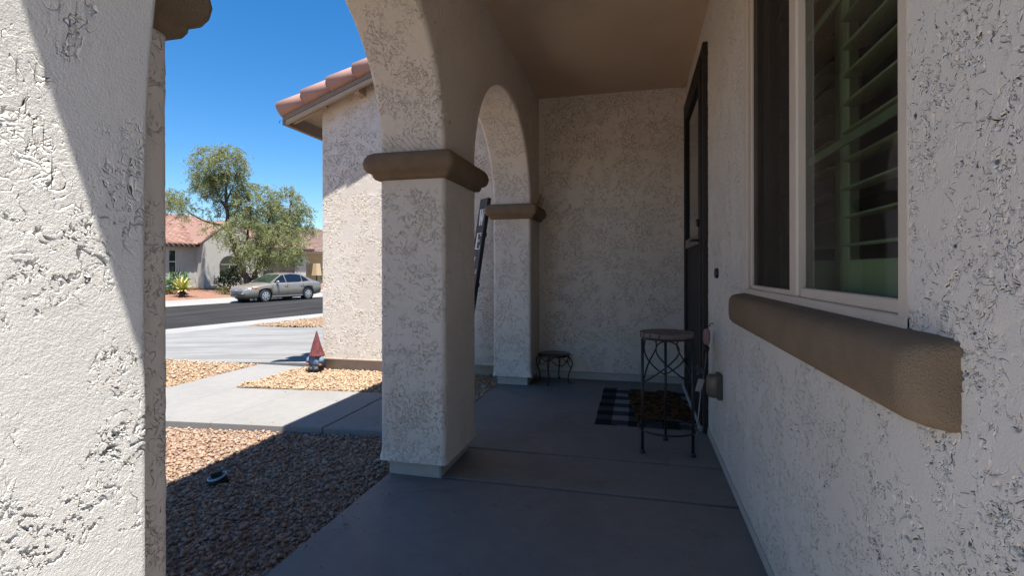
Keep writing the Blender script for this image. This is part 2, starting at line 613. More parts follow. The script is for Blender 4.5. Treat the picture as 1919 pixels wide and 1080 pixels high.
def slab_poly(mb, poly, ztop, thick, ch=0.012):
    """poly ccw list (x,y); ztop callable; chamfered top edge"""
    n = len(poly)
    cx = sum(p[0] for p in poly) / n; cy = sum(p[1] for p in poly) / n
    ins = []
    for i in range(n):
        a = Vector(poly[i - 1]); b = Vector(poly[i]); c = Vector(poly[(i + 1) % n])
        d1 = (b - a).normalized(); d2 = (c - b).normalized()
        n1 = Vector((-d1.y, d1.x)); n2 = Vector((-d2.y, d2.x))
        m = (n1 + n2); m = m / max(m.dot(n1), 0.2)
        ins.append(b + m * ch)
    V = [(p.x, p.y, ztop(p.x, p.y)) for p in ins] + [(p[0], p[1], ztop(*p) - ch * 0.8) for p in poly] + [(p[0], p[1], ztop(*p) - thick) for p in poly]
    F = [tuple(range(n))]
    for i in range(n):
        j = (i + 1) % n
        F.append((n + i, n + j, j, i)); F.append((2 * n + i, 2 * n + j, n + j, n + i))
    F.append(tuple(range(2 * n, 3 * n))[::-1])
    mb.add(V, F)


# porch floor: three pours with open joints
floor = thing('porch_floor', 'bluish grey concrete porch floor between the columns and the entry wall', 'floor', kind='structure')
flat = lambda x, y: 0.0
XS = -1.303
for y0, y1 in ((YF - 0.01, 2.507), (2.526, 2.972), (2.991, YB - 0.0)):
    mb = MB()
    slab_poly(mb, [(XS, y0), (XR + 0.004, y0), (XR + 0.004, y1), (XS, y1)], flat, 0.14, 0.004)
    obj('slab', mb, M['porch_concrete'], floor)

for y0, y1 in ((2.503, 2.530), (2.968, 2.995)):
    mb = MB(); mb.box(XS + 0.004, XR, y0, y1, -0.13, -0.009)
    obj('joint_filler', mb, M['joint'], floor)

mb = MB(); slab_poly(mb, [(-1.86, -5.0), (2.2, -5.0), (2.2, YF - 0.022), (-1.86, YF - 0.022)], lambda x, y: -0.006, 0.14, 0.006)  # added slab out of view, reflects sun onto the porch walls and ceiling
tag(obj('bounce_slab', mb, M['bounce_concrete']), 'unseen pale concrete slab added in front of the porch to reflect light inside', 'footpath', 'structure')

# footpath from the porch to the driveway
path = thing('footpath', 'pale concrete L shaped footpath from the porch to the driveway', 'footpath', kind='structure')
def zpath(x, y): return -0.004 + 0.022 * min(0.0, x + 1.31)
PA0, PA1 = 3.20, 4.20
xs = [-4.56, -3.845, -3.10, -2.17, -1.312]
def ylow(x): return PA0 + (x + 1.3) * 0.028
def yhigh(x): return PA1 + (x + 1.3) * 0.012 + 0.03
for i in range(4):
    a, b = xs[i] + (0.0 if i == 0 else 0.004), xs[i + 1] - 0.004
    mb = MB(); slab_poly(mb, [(a, ylow(a)), (b, ylow(b)), (b, yhigh(b)), (a, yhigh(a))], zpath, 0.11, 0.010 if i == 3 else 0.006)
    obj('slab', mb, M['path_concrete'], path)
mb = MB(); slab_poly(mb, [(-4.56, yhigh(-4.5) + 0.008), (-3.845, yhigh(-3.8) + 0.008), (-3.845, 5.30), (-4.56, 5.40)], zpath, 0.11, 0.006)
obj('slab', mb, M['path_concrete'], path)

# driveway
drive = thing('driveway', 'wide pale concrete driveway sloping down to the street', 'driveway', kind='structure')
def uof(x, y): return NU.x * x + NU.y * y
def zdrive(x, y):
    u = uof(x, y)
    return -0.062 - 0.043 * (u - 5.5)
def dr(u, y):      # point on world-Y line with given u
    return ((u - NU.y * y) / NU.x, y)
us = [4.62, 6.9, 9.4, 11.98]
ys = [5.43, 7.85, 10.15]
for i in range(3):
    for j in range(2):
        def edge(u, y):
            return dr(u, y + (-0.055 * (u - 5.0) * (-1 if j == 0 and y == ys[0] else 0)))
        def P(u, jj):
            y = ys[jj] + (0.05 * max(0, u - 5.2) if jj == 0 else 0.0)
            if jj == 2 and u > 9.5: y += 0.35 * (u - 9.4)
            return dr(u, y)
        a, b = us[i] + (0 if i == 0 else 0.006), us[i + 1] - (0.006 if i < 2 else 0)
        p0, p1, p2, p3 = P(a, j), P(b, j), P(b, j + 1), P(a, j + 1)
        g2 = 0.005
        if j == 0: p2 = (p2[0], p2[1] - g2); p3 = (p3[0], p3[1] - g2)
        else: p0 = (p0[0], p0[1] + g2); p1 = (p1[0], p1[1] + g2)
        q = [p0, p3, p2, p1]
        ar = sum(q[k][0] * q[(k + 1) % 4][1] - q[(k + 1) % 4][0] * q[k][1] for k in range(4))
        mb = MB(); slab_poly(mb, q if ar > 0 else q[::-1], zdrive, 0.12, 0.006)
        obj('slab', mb, M['drive_concrete'], drive)

# sidewalks with rolled kerbs on both sides of the street
def sidewalk(name, label, us_, zs_, v0, v1, step):
    t = thing(name, label, 'pavement', kind='structure')
    k = int(round((v1 - v0) / step))
    for i in range(k):
        a = v0 + i * step + 0.006; b = v0 + (i + 1) * step - 0.006
        mb = MB(); sheet_uv(mb, us_, zs_, a, b, 2)
        # skirt
        obj('slab', mb, M['walk_concrete'], t)
sidewalk('pavement', 'near pavement strip with rolled kerb across the end of the driveway', [11.99, 11.995, 13.15, 13.4, 13.6, 13.75], [-0.55, -0.345, -0.375, -0.395, -0.435, -0.444], -20, 40, 3.0)
sidewalk('pavement', 'far pavement strip with rolled kerb in front of the tiled house opposite', [23.55, 23.75, 24.0, 24.3, 25.9, 25.905], [-0.534, -0.515, -0.465, -0.44, -0.41, -0.7], -20, 80, 3.0)
# yard across the street
mb = MB(); sheet_uv(mb, [25.9, 27.5, 29.5, 31.5, 33, 60], [-0.43, -0.30, -0.12, -0.04, 0.0, 0.0], -60, 29.6, 20)
tag(obj('yard', mb, M['yard']), 'reddish granite front yard of the tiled house opposite', 'yard', 'structure')
mb = MB(); sheet_uv(mb, [25.9, 28, 33.0, 60], [-0.42, -0.30, -0.08, 0.0], 29.6, 120, 20)
tag(obj('driveway_apron', mb, M['walk_concrete']), 'pale concrete driveway of the brown house across the street', 'driveway', 'structure')
mb = MB(); sheet_uv(mb, [25.9, 28, 31.6], [-0.405, -0.27, -0.02], 24.9, 28.0, 6)
tag(obj('driveway_apron', mb, M['walk_concrete']), 'pale concrete driveway in front of the garage door behind the parked car', 'driveway', 'structure')

# ------------------------------------------------------------------ gravel beds
def ico():
    t = (1 + 5 ** 0.5) / 2
    v = np.array([(-1, t, 0), (1, t, 0), (-1, -t, 0), (1, -t, 0), (0, -1, t), (0, 1, t), (0, -1, -t), (0, 1, -t), (t, 0, -1), (t, 0, 1), (-t, 0, -1), (-t, 0, 1)], float)
    v /= np.linalg.norm(v[0])
    f = np.array([(0, 11, 5), (0, 5, 1), (0, 1, 7), (0, 7, 10), (0, 10, 11), (1, 5, 9), (5, 11, 4), (11, 10, 2), (10, 7, 6), (7, 1, 8), (3, 9, 4), (3, 4, 2), (3, 2, 6), (3, 6, 8), (3, 8, 9), (4, 9, 5), (2, 4, 11), (6, 2, 10), (8, 6, 7), (9, 8, 1)])
    return v, f
IV, IF = ico()


def stones(name, pts, zf, smin, smax, mat, label, pile=0.5):
    n = len(pts)
    size = smin + (smax - smin) * rng.power(0.55, n) ** 1.6
    sc = size[:, None] * np.stack([rng.uniform(0.75, 1.25, n), rng.uniform(0.6, 1.0, n), rng.uniform(0.42, 0.8, n)], 1)
    V = np.repeat(IV[None], n, 0) * rng.uniform(0.72, 1.18, (n, 12, 1)) * sc[:, None, :] * 0.5
    ax = rng.normal(size=(n, 3)); ax[:, 2] *= 2.0; ax /= np.linalg.norm(ax, axis=1)[:, None]
    th = rng.uniform(0, 2 * PI, n)
    tl = rng.uniform(-0.6, 0.6, n)
    c, s = np.cos(th), np.sin(th)
    R1 = np.zeros((n, 3, 3)); R1[:, 0, 0] = c; R1[:, 0, 1] = -s; R1[:, 1, 0] = s; R1[:, 1, 1] = c; R1[:, 2, 2] = 1
    c, s = np.cos(tl), np.sin(tl)
    R2 = np.zeros((n, 3, 3)); R2[:, 0, 0] = 1; R2[:, 1, 1] = c; R2[:, 1, 2] = -s; R2[:, 2, 1] = s; R2[:, 2, 2] = c
    V = np.einsum('nij,nkj->nki', R1 @ R2, V)
    base = np.array([zf(x, y) for x, y in pts])
    ctr = np.stack([pts[:, 0], pts[:, 1], base + size * rng.uniform(-0.05, pile, n)], 1)
    V = V + ctr[:, None, :]
    F = (IF[None] + (np.arange(n) * 12)[:, None, None]).reshape(-1, 3)
    me = fast_mesh(name, V.reshape(-1, 3), F)
    o = obj(name, me, mat)
    return tag(o, label, 'gravel', 'stuff')


def scatter(n, x0, x1, y0, y1, test=None):
    p = np.stack([rng.uniform(x0, x1, n), rng.uniform(y0, y1, n)], 1)
    if test is not None:
        p = p[np.array([test(x, y) for x, y in p])]
    return p


def bed(name, poly, zf, label, mat=None):
    mb = MB()
    V = [(x, y, zf(x, y)) for x, y in poly]
    mb.add(V, [tuple(range(len(V)))])
    tag(obj(name, mb, mat or M['bed_soil']), label, 'gravel bed', 'structure')


def znear(x, y): return -0.050 + 0.026 * (x + 1.3)
def yedge(x): return ylow(x) - 0.012
bed('gravel_bed', [(-7, -4), (XS - 0.002, -4), (XS - 0.002, ylow(XS) - 0.004), (-7, ylow(-7) - 0.004)], znear, 'soil under the pebbles beside the porch floor')
def near_ok(x, y): return y < yedge(x) and not (x > -1.36 and 2.46 < y < 3.0) and x > -1.16 * y - 0.40
stones('gravel', scatter(44000, -4.2, XS - 0.012, 0.9, 3.2, near_ok), znear, 0.011, 0.034, M['rock'], 'loose tan and grey crushed gravel beside the porch floor')
def spill(n, fx):
    return np.array([fx() for _ in range(n)])
def on_slab(): return (XS + 0.02 + min(0.9, random.expovariate(7.0)), random.uniform(1.2, 2.42))
def on_path():
    x = random.uniform(-4.3, -1.45); return (x, ylow(x) + 0.03 + min(0.5, random.expovariate(9.0)))
def on_path_back():
    x = random.uniform(-3.7, -1.45); return (x, yhigh(x) - 0.03 - min(0.4, random.expovariate(9.0)))
def z_con(x, y): return 0.0 if x > XS else zpath(x, y)
stones('gravel', np.concatenate([spill(46, on_slab), spill(40, on_path), spill(30, on_path_back)]), z_con, 0.006, 0.018, M['rock'], 'few stray pebbles spilled on the edges of the concrete', 0.3)
stones('gravel', scatter(2500, -4, XS - 0.012, -1.0, 0.9), znear, 0.02, 0.05, M['rock'], 'loose tan gravel in front of the porch entrance')

def zback(x, y): return -0.022 + 0.012 * (x + 1.3) * 1.0
def back_ok(x, y): return y > yhigh(x) + 0.012
bed('gravel_bed', [(-3.84, yhigh(-3.84) + 0.004), (XS - 0.002, yhigh(XS) + 0.004), (XS - 0.002, YB + 0.02), (-3.84, YB + 0.2)], zback, 'soil under the gravel along the garage wall')
stones('gravel', scatter(10000, -3.835, XS - 0.015, 4.2, YB + 0.015, back_ok), zback, 0.016, 0.042, M['rock_light'], 'loose sandy gravel along the foot of the garage wall')
def zleft(x, y): return -0.085 - 0.015 * (-x - 4.5)
bed('gravel_bed', [(-14, 3.0), (-4.565, 3.0), (-4.565, 5.40), (-14, 5.9)], zleft, 'soil under the gravel left of the footpath')
stones('gravel', scatter(6500, -7.2, -4.575, 3.8, 5.50, lambda x, y: y < 5.40 + 0.05 * (-x - 4.56)), zleft, 0.02, 0.05, M['rock_light'], 'loose sandy gravel between the footpath and the driveway')
def zfar(x, y): return zdrive(x, y) - 0.01
def far_ok(x, y):
    u = uof(x, y)
    return u < 11.95 and u > 4.6 and y > 10.2 + (0.35 * max(0, u - 9.4) if u > 9.4 else 0)
bed('gravel_bed', [dr(4.7, 10.17), dr(4.7, 24), dr(11.97, 24), dr(11.97, 11.1)], zfar, 'soil under the gravel beyond the driveway')
stones('gravel', scatter(5500, -10, -3.0, 10.1, 14.5, far_ok), zfar, 0.03, 0.07, M['rock_light'], 'loose sandy gravel strip on the far side of the driveway')

# ------------------------------------------------------------------ our house
house = thing('house', 'beige stucco house with an arched porch, garage gable and clay tile roof', 'house', (XR, YB, 0))


def wall_sheet(us, vs, fn, holes=()):
    """grid of points fn(U,V)->(n,3) with rectangular holes (u0,u1,v0,v1)"""
    us = np.asarray(us); vs = np.asarray(vs)
    U, Vv = np.meshgrid(us, vs, indexing='ij')
    P = fn(U.ravel(), Vv.ravel())
    F = grid_faces(len(us), len(vs))
    uc = (us[:-1] + us[1:]) / 2; vc = (vs[:-1] + vs[1:]) / 2
    UC, VC = np.meshgrid(uc, vc, indexing='ij')
    keep = np.ones(len(F), bool)
    for u0, u1, v0, v1 in holes:
        keep &= ~((UC.ravel() > u0) & (UC.ravel() < u1) & (VC.ravel() > v0) & (VC.ravel() < v1))
    return P, F[keep]


def lin(a, b, step, *keep):
    n = max(2, int(math.ceil((b - a) / step)) + 1)
    x = np.linspace(a, b, n)
    for k in keep:
        x[np.argmin(abs(x - k))] = k
    return x


WY0, WY1, WZ0, WZ1 = 1.021, 2.383, 0.990, 2.46      # window opening
DY0, DY1, DZ1 = 3.60, 4.95, 2.60                     # door opening
SHIFT = lambda x: x

# entry wall: displaced face sheet, flipped so the normal looks into the porch (-X)
yy = np.concatenate([lin(YF, WY0, 0.0028)[:-1], lin(WY0, 1.5, 0.0034)[:-1], lin(1.5, WY1, 0.0050)[:-1], lin(WY1, DY0, 0.0085)[:-1], lin(DY0, YB, 0.016, DY1)])
zz = np.concatenate([lin(0.0, WZ0, 0.0042)[:-1], lin(WZ0, 1.75, 0.0050)[:-1], lin(1.75, WZ1, 0.0075)[:-1], lin(WZ1, 2.88, 0.010, DZ1)])
P_, F_ = wall_sheet(yy, zz, lambda u, v: np.stack([np.full_like(u, XR), u, v], 1), [(WY0, WY1, WZ0, WZ1), (DY0, DY1, -1, DZ1)])
entry = obj('entry_wall', fast_mesh('entry_wall', P_, F_[:, ::-1].copy(), True), M['stucco'], house)
entry['label'] = 'long right hand stucco wall holding the window and the dark door'
mb = MB()
x0, x1 = XR + 0.006, XR + 0.16
mb.box(x0, x1, YF, WY0 - 0.001, -0.12, ZT); mb.box(x0, x1, WY0, WY1, -0.12, WZ0 - 0.001); mb.box(x0, x1, WY0, WY1, WZ1, ZT)
mb.box(x0, x1, WY1 + 0.001, DY0, -0.12, ZT); mb.box(x0, x1, DY0, DY1, DZ1, ZT); mb.box(x0, x1, DY1, YB + 0.3, -0.12, ZT)
obj('wall_core', mb, M['stucco_flat'], house)
mb = MB(); mb.box(XR - 0.007, XR + 0.002, YP + 0.01, DY0 - 0.02, 0.002, 0.045); mb.box(XR - 0.007, XR + 0.002, DY1 + 0.03, YB - 0.04, 0.002, 0.045)
obj('base_strip', mb, M['plinth'], house)

# back wall = garage gable wall
def back_fn(u, v): return np.stack([u, np.full_like(u, YB), v], 1)
XG = -3.482
def gtop(x): return 2.775 + 0.36 * (x - XG)
us1 = np.concatenate([lin(XG + 0.015, -2.60, 0.0052)[:-1], lin(-2.60, -1.30, 0.014)])
vs1 = lin(0.095, 2.62, 0.0055)
P_, F_ = wall_sheet(us1, vs1, back_fn)
obj('garage_wall', fast_mesh('garage_wall', P_, F_, True), M['stucco_garage'], house)['label'] = 'sunlit gable end wall of the garage beside the footpath'
us1 = lin(-1.30, XR, 0.0075); vs1 = lin(0.072, ZC + 0.03, 0.0075)
P_, F_ = wall_sheet(us1, vs1, back_fn)
obj('back_wall', fast_mesh('back_wall', P_, F_, True), M['stucco'], house)['label'] = 'shaded stucco wall closing the far end of the porch'
# gable part above and garage body
mb = MB()
mb.prism([(XG + 0.015, 2.62), (-1.30, 2.62), (-1.30, gtop(-1.3) + 0.20), (XG + 0.015, gtop(XG) + 0.20)], 1, YB, YB + 0.15)
mb.box(-1.30, 4.0, YB + 0.008, YB + 0.15, 2.62, 4.2)
mb.box(XG + 0.012, -1.30, YB + 0.006, YB + 0.15, 0.095, 2.62)
mb.box(XG, XG + 0.15, YB + 0.012, 10.9, 0.095, 2.86)
mb.box(XG, 4.0, 10.9, 11.05, 0.0, 2.86)
mb.box(-1.30, 4.0, YB + 0.010, YB + 0.15, 0.072, 2.62)
mb.box(4.0, 4.15, -3, 11.05, 0.0, 3.2)
obj('garage_body', mb, M['stucco_flat'], house)
# rounded outer corner of the garage wall
mb = MB(True)
A = []; B = []
for k in range(7):
    th = PI / 2 * k / 6
    x = XG + 0.015 - 0.015 * math.sin(th); y = YB + 0.015 - 0.015 * math.cos(th)
    A.append((x, y, 0.095)); B.append((x, y, 2.83))
mb.strip(A[::-1], B[::-1])
obj('corner_bead', mb, M['stucco_flat'], house)
# stem wall under the weep screed
mb = MB(); mb.box(XG + 0.03, -1.28, YB + 0.022, YB + 0.16, -0.35, 0.097); mb.box(XG + 0.03, XG + 0.2, YB + 0.16, 10.9, -0.5, 0.097)
obj('stem_wall', mb, M['stem'], house)
mb = MB(); mb.box(-1.30, XR, YB + 0.012, YB + 0.2, -0.1, 0.074)
obj('stem_wall', mb, M['plinth'], house)
mb = MB(); mb.box(XG + 0.004, -1.30, YB - 0.012, YB + 0.02, 0.086, 0.096); mb.box(-1.30, XR, YB - 0.010, YB + 0.02, 0.064, 0.073)
obj('weep_screed', mb, M['stucco_trim'] if False else M['stem'], house)

# porch ceiling
mb = MB(); mb.box(XO + 0.1, XR + 0.1, YF + 0.1, YB + 0.05, ZC, ZC + 0.05)
obj('porch_ceiling', mb, M['ceiling'], house)

# arcade wall with two side arches ------------------------------------------------
RB = 0.022     # bullnose radius
DB = 0.10      # width of the swept band on each face


def arch_pts(yc, a, b, n):
    th = np.linspace(PI, 0, n)
    y = yc + a * np.cos(th); z = ZS + b * np.sin(th)
    ny = np.cos(th) / a; nz = np.sin(th) / b
    L = np.hypot(ny, nz)
    return y, z, ny / L, nz / L


def band_profile():
    pr = [(XI, DB), (XI, 0.07), (XI, 0.045)]
    for k in range(6):
        t = PI / 2 * k / 5
        pr.append((XI - RB + RB * math.cos(t), RB - RB * math.sin(t)))
    for x in np.linspace(XI - RB, XO + RB, 52)[1:-1]: pr.append((float(x), 0.0))
    for k in range(6):
        t = PI / 2 * k / 5
        pr.append((XO + RB - RB * math.sin(t), RB - RB * math.cos(t)))
    pr += [(XO, 0.045), (XO, 0.07), (XO, DB)]
    return pr


def build_arcade(yc, a, b, n=300):
    y, z, ny, nz = arch_pts(yc, a, b, n)
    pr = band_profile(); k = len(pr)
    V = np.zeros((n, k, 3))
    for j, (x, d) in enumerate(pr):
        V[:, j, 0] = x; V[:, j, 1] = y + ny * d; V[:, j, 2] = z + nz * d
    me = fast_mesh('arch_soffit', V.reshape(-1, 3), grid_faces(n, k)[:, ::-1].copy(), True)
    top = []
    for X, flip in ((XI, True), (XO, False)):
        yo = y + ny * DB; zo = z + nz * DB
        m = 26
        G = np.zeros((n, m, 3))
        for q in range(m):
            t = q / (m - 1)
            G[:, q, 0] = X; G[:, q, 1] = yo; G[:, q, 2] = zo + (ZT - zo) * t
        F = grid_faces(n, m)
        top.append((G.reshape(-1, 3), F if flip else F[:, ::-1]))
    return me, top


arches = [((P1B + P2[0]) / 2, (P2[0] - P1B) / 2, 0.78), ((P2[1] + P3F) / 2, (P3F - P2[1]) / 2, 0.76)]
TV = []; TF = []; off = 0
for yc, a, b in arches:
    me, top = build_arcade(yc, a, b)
    obj('arch_soffit', me, M['stucco'], house)
    for V, F in top:
        TV.append(V); TF.append(F + off); off += len(V)
for X, flip in ((XI, True), (XO, False)):
    for y0, y1 in ((YP - 0.1, P1B - DB), (P2[0] + DB, P2[1] - DB), (P3F + DB, YB + 0.02)):
        P_, F_ = wall_sheet(lin(y0, y1, 0.012), lin(ZS - 0.05, ZT, 0.012), lambda u, v: np.stack([np.full_like(u, X), u, v], 1))
        TV.append(P_); TF.append((F_[:, ::-1] if flip else F_) + off); off += len(P_)
obj('arcade_wall', fast_mesh('arcade_wall', np.concatenate(TV), np.concatenate(TF), False), M['stucco_flat'], house)['label'] = 'stucco wall above the two side arches of the porch'


def rrect(x0, x1, y0, y1, r, seg=5, dens=0.012):
    pts = []
    def side(a, b):
        n = max(2, int(np.hypot(b[0] - a[0], b[1] - a[1]) / dens))
        for i in range(n): pts.append((a[0] + (b[0] - a[0]) * i / n, a[1] + (b[1] - a[1]) * i / n))
    def arc(cx, cy, t0):
        for k in range(seg):
            t = t0 + PI / 2 * k / seg
            pts.append((cx + r * math.cos(t), cy + r * math.sin(t)))
    side((x0 + r, y0), (x1 - r, y0)); arc(x1 - r, y0 + r, -PI / 2)
    side((x1, y0 + r), (x1, y1 - r)); arc(x1 - r, y1 - r, 0)
    side((x1 - r, y1), (x0 + r, y1)); arc(x0 + r, y1 - r, PI / 2)
    side((x0, y1 - r), (x0, y0 + r)); arc(x0 + r, y0 + r, PI)
    return pts


def column(y0, y1, label, dens=0.006, rows=270, capz=0.0, capd=1.0):
    pts = np.array(rrect(XO, XI, y0, y1, RB, 5, dens))
    cx, cy = (XO + XI) / 2, (y0 + y1) / 2
    zs = np.concatenate([[0.082, 0.088, 0.10, 0.12, 0.15], np.linspace(0.18, 1.60, rows)])
    V = []
    for z in zs:
        fl = 0.010 * max(0, 1 - (z - 0.082) / 0.07) ** 1.5
        s = np.stack([(pts[:, 0] - cx) * (1 + fl / (XI - XO) * 2) + cx, (pts[:, 1] - cy) * (1 + fl / (y1 - y0) * 2) + cy, np.full(len(pts), z)], 1)
        V.append(s)
    n = len(pts)
    V = np.concatenate(V)
    i = np.arange(len(zs) - 1)[:, None] * n + np.arange(n)[None, :]
    j = np.arange(len(zs) - 1)[:, None] * n + (np.arange(n)[None, :] + 1) % n
    F = np.stack([i.ravel(), j.ravel(), j.ravel() + n, i.ravel() + n], 1)
    o = obj('column', fast_mesh('column', V, F, True), M['stucco'], house)
    o['label'] = label
    mb = MB(); mb.bbox(XO + 0.030, XI - 0.038, y0 + 0.034, y1 - 0.03, -0.12, 0.089, 0.008)
    obj('plinth', mb, M['plinth'], o)
    # capital
    prof = [(0.0, 1.575), (0.026, 1.580), (0.034, 1.592), (0.036, 1.606), (0.058, 1.614), (0.070, 1.632), (0.075, 1.656), (0.070, 1.682), (0.056, 1.704), (0.034, 1.717), (0.0, 1.722), (-0.03, 1.722)]
    V = []; F = []
    for d, z in prof:
        d *= capd; z += capz
        r = 0.012 + max(0, d) * 0.25
        q = rrect(XO - d, XI + d, y0 - d, y1 + d, r, 4, 10.0)
        V += [(x, y, z) for x, y in q]
    k = len(V) // len(prof)
    for a in range(len(prof) - 1):
        for b in range(k):
            c = (b + 1) % k
            F.append((a * k + b, a * k + c, (a + 1) * k + c, (a + 1) * k + b))
    mb = MB(True); mb.add(V, F)
    obj('capital', mb, M['stucco_trim'], o)
    return o


column(YP - 0.2, P1B + 0.010, 'column nearest the camera with its capital against the sky', 0.010, 110, 0.024, 0.86)
column(P2[0], P2[1], 'middle stucco column standing free between the two arches')
column(P3F, YB + 0.1, 'farthest stucco column against the back wall', 0.009, 170)

# front porch wall with an unseen tall arch shaped to cast the jamb's shadow edge (its left jamb is the near wall on the left)
FA, FB, FZS, FXC = 0.66, 1.40, 1.195, -0.20
JR = 0.012
th = np.linspace(PI, 0, 160)
ax_ = FXC + FA * np.cos(th); az_ = FZS + FB * np.sin(th)
nx_ = np.cos(th) / FA; nz_ = np.sin(th) / FB; L_ = np.hypot(nx_, nz_); nx_ /= L_; nz_ /= L_
jz = np.linspace(0.0, FZS, 540)[:-1]
fx = np.concatenate([np.full(len(jz), XP), ax_, ])
fz = np.concatenate([jz, az_])
fnx = np.concatenate([np.full(len(jz), -1.0), nx_]); fnz = np.concatenate([np.zeros(len(jz)), nz_])
pr = [(YP, 0.06), (YP, 0.03)]
for k in range(6):
    t = PI / 2 * k / 5
    pr.append((YP - JR + JR * math.cos(t), JR - JR * math.sin(t)))
for y in np.linspace(YP - JR, YF + JR, 150)[1:-1]: pr.append((float(y), 0.0))
for k in range(6):
    t = PI / 2 * k / 5
    pr.append((YF + JR - JR * math.sin(t), JR - JR * math.cos(t)))
pr += [(YF, 0.03), (YF, 0.06)]
V = np.zeros((len(fx), len(pr), 3))
for j, (y, d) in enumerate(pr):
    V[:, j, 0] = fx + fnx * d; V[:, j, 1] = y; V[:, j, 2] = fz + fnz * d
F_ = grid_faces(len(fx), len(pr))
jamb = obj('entrance_arch', fast_mesh('entrance_arch', V.reshape(-1, 3), F_.copy(), True), M['stucco_near'], house)
jamb['label'] = 'rough stucco jamb of the entrance arch, half in sun, filling the left edge'
mb = MB()
for Y, s in ((YF, 1), (YP, -1)):
    ox = fx + fnx * 0.06; oz = fz + fnz * 0.06
    sel = slice(len(jz) - 1, None, 4)
    A = [(float(x), Y, float(z)) for x, z in zip(ox[sel], oz[sel])]
    B = [(float(x), Y, ZT) for x in ox[sel]]
    mb.strip(A, B) if s > 0 else mb.strip(B, A)
    q = [(-1.9, Y, -0.2), (XP - 0.06, Y, -0.2), (XP - 0.06, Y, ZT), (-1.9, Y, ZT)]
    mb.quad(*(q if s > 0 else q[::-1]))
    q = [(FXC + FA + 0.06, Y, FZS), (4.0, Y, FZS), (4.0, Y, ZT), (FXC + FA + 0.06, Y, ZT)]
    mb.quad(*(q if s > 0 else q[::-1]))
mb.box(XR + 0.17, 4.0, YF + 0.003, YF + 0.15, -0.1, FZS)
mb.box(-1.9, -1.88, YF + 0.003, YP - 0.003, -0.2, ZT)
obj('front_wall', mb, M['stucco_flat'], house)

# window sill trim (rounded bullnose foam sill)
def sill():
    prof = [(0.0, 0.996), (-0.040, 0.990), (-0.058, 0.984), (-0.068, 0.970), (-0.071, 0.945), (-0.071, 0.905), (-0.067, 0.882), (-0.054, 0.866), (-0.030, 0.857), (0.0, 0.852)]
    y0, y1 = 0.872, 2.43
    V = []; F = []
    seg = 6
    def ring(y, sc, zc=0.925):
        return [(XR + d * sc, y, zc + (z - zc) * (0.82 + 0.18 * sc)) for d, z in prof]
    rows = []
    for k in range(seg + 1):
        t = PI / 2 * k / seg
        rows.append((y0 + 0.045 * (1 - math.sin(t)), 0.15 + 0.85 * math.sin(t)))
    rows = [(y0 + 0.045 * (1 - math.cos(PI / 2 * k / seg)), 0.02 + 0.98 * math.sin(PI / 2 * k / seg)) for k in range(seg + 1)]
    rows += [(y, 1.0) for y in np.linspace(y0 + 0.05, y1 - 0.05, 20)]
    rows += [(y1 - 0.045 * (1 - math.sin(PI / 2 * k / seg)), 0.02 + 0.98 * math.cos(PI / 2 * k / seg)) for k in range(seg + 1)]
    for y, s in rows: V += ring(y, s)
    k = len(prof)
    for i in range(len(rows) - 1):
        for j in range(k - 1):
            F.append((i * k + j, (i + 1) * k + j, (i + 1) * k + j + 1, i * k + j + 1))
    F.append(tuple(range(k))); F.append(tuple(range((len(rows) - 1) * k, len(rows) * k))[::-1])
    mb = MB(True); mb.add(V, F)
    return mb
o = obj('window_sill', sill(), M['stucco_trim'], house)
o['label'] = 'thick brown rounded sill below the window'

# window ---------------------------------------------------------------------------
win = obj('window', MB().box(XR - 0.004, XR + 0.055, WY0, WY0 + 0.030, WZ0, WZ1), M['window_frame'], house)
win['label'] = 'almond framed sliding window with shutters behind the glass'
def wpart(name, x0, x1, y0, y1, z0, z1, mat, r=0.003):
    mb = MB(); mb.bbox(x0, x1, y0, y1, z0, z1, r)
    return obj(name, mb, mat, win)
wpart('frame', XR - 0.004, XR + 0.055, WY1 - 0.034, WY1, WZ0, WZ1, M['window_frame'])
wpart('frame', XR - 0.006, XR + 0.055, WY0, WY1, WZ0 - 0.004, WZ0 + 0.026, M['window_frame'])
wpart('frame', XR - 0.004, XR + 0.055, WY0, WY1, WZ1 - 0.03, WZ1, M['window_frame'])
# fixed sash (near) and sliding sash with screen (far)
FY0, FY1, FY2, FY3 = WY0 + 0.030, 1.640, 1.735, WY1 - 0.034
zb, zt = WZ0 + 0.026, WZ1 - 0.03
wpart('sash_rail', XR + 0.006, XR + 0.045, FY0, FY1 + 0.01, zb, zb + 0.028, M['window_frame'])
wpart('sash_rail', XR + 0.006, XR + 0.045, FY0, FY0 + 0.026, zb, zt, M['window_frame'])
wpart('sash_rail', XR - 0.003, XR + 0.045, FY1 + 0.014, FY2 - 0.006, zb, zt, M['window_frame'], 0.006)
wpart('sash_rail', XR + 0.004, XR + 0.030, FY2, FY3, zb, zb + 0.017, M['window_frame'])
wpart('sash_rail', XR + 0.004, XR + 0.030, FY3 - 0.055, FY3 - 0.025, zb, zt, M['window_frame'])
wpart('sash_rail', XR + 0.004, XR + 0.030, FY2 - 0.005, FY2 + 0.012, zb, zt, M['window_frame'])
wpart('weep_cover', XR - 0.010, XR - 0.004, 1.150, 1.195, WZ0 + 0.004, WZ0 + 0.014, M['window_frame'])
mb = MB(); mb.quad((XR + 0.022, FY1 + 0.02, zb), (XR + 0.022, FY0, zb), (XR + 0.022, FY0, zt), (XR + 0.022, FY1 + 0.02, zt)); obj('pane', mb, M['window_glass'], win)
mb = MB(); mb.quad((XR + 0.040, FY3, zb), (XR + 0.040, FY2, zb), (XR + 0.040, FY2, zt), (XR + 0.040, FY3, zt)); obj('pane', mb, M['window_glass'], win)
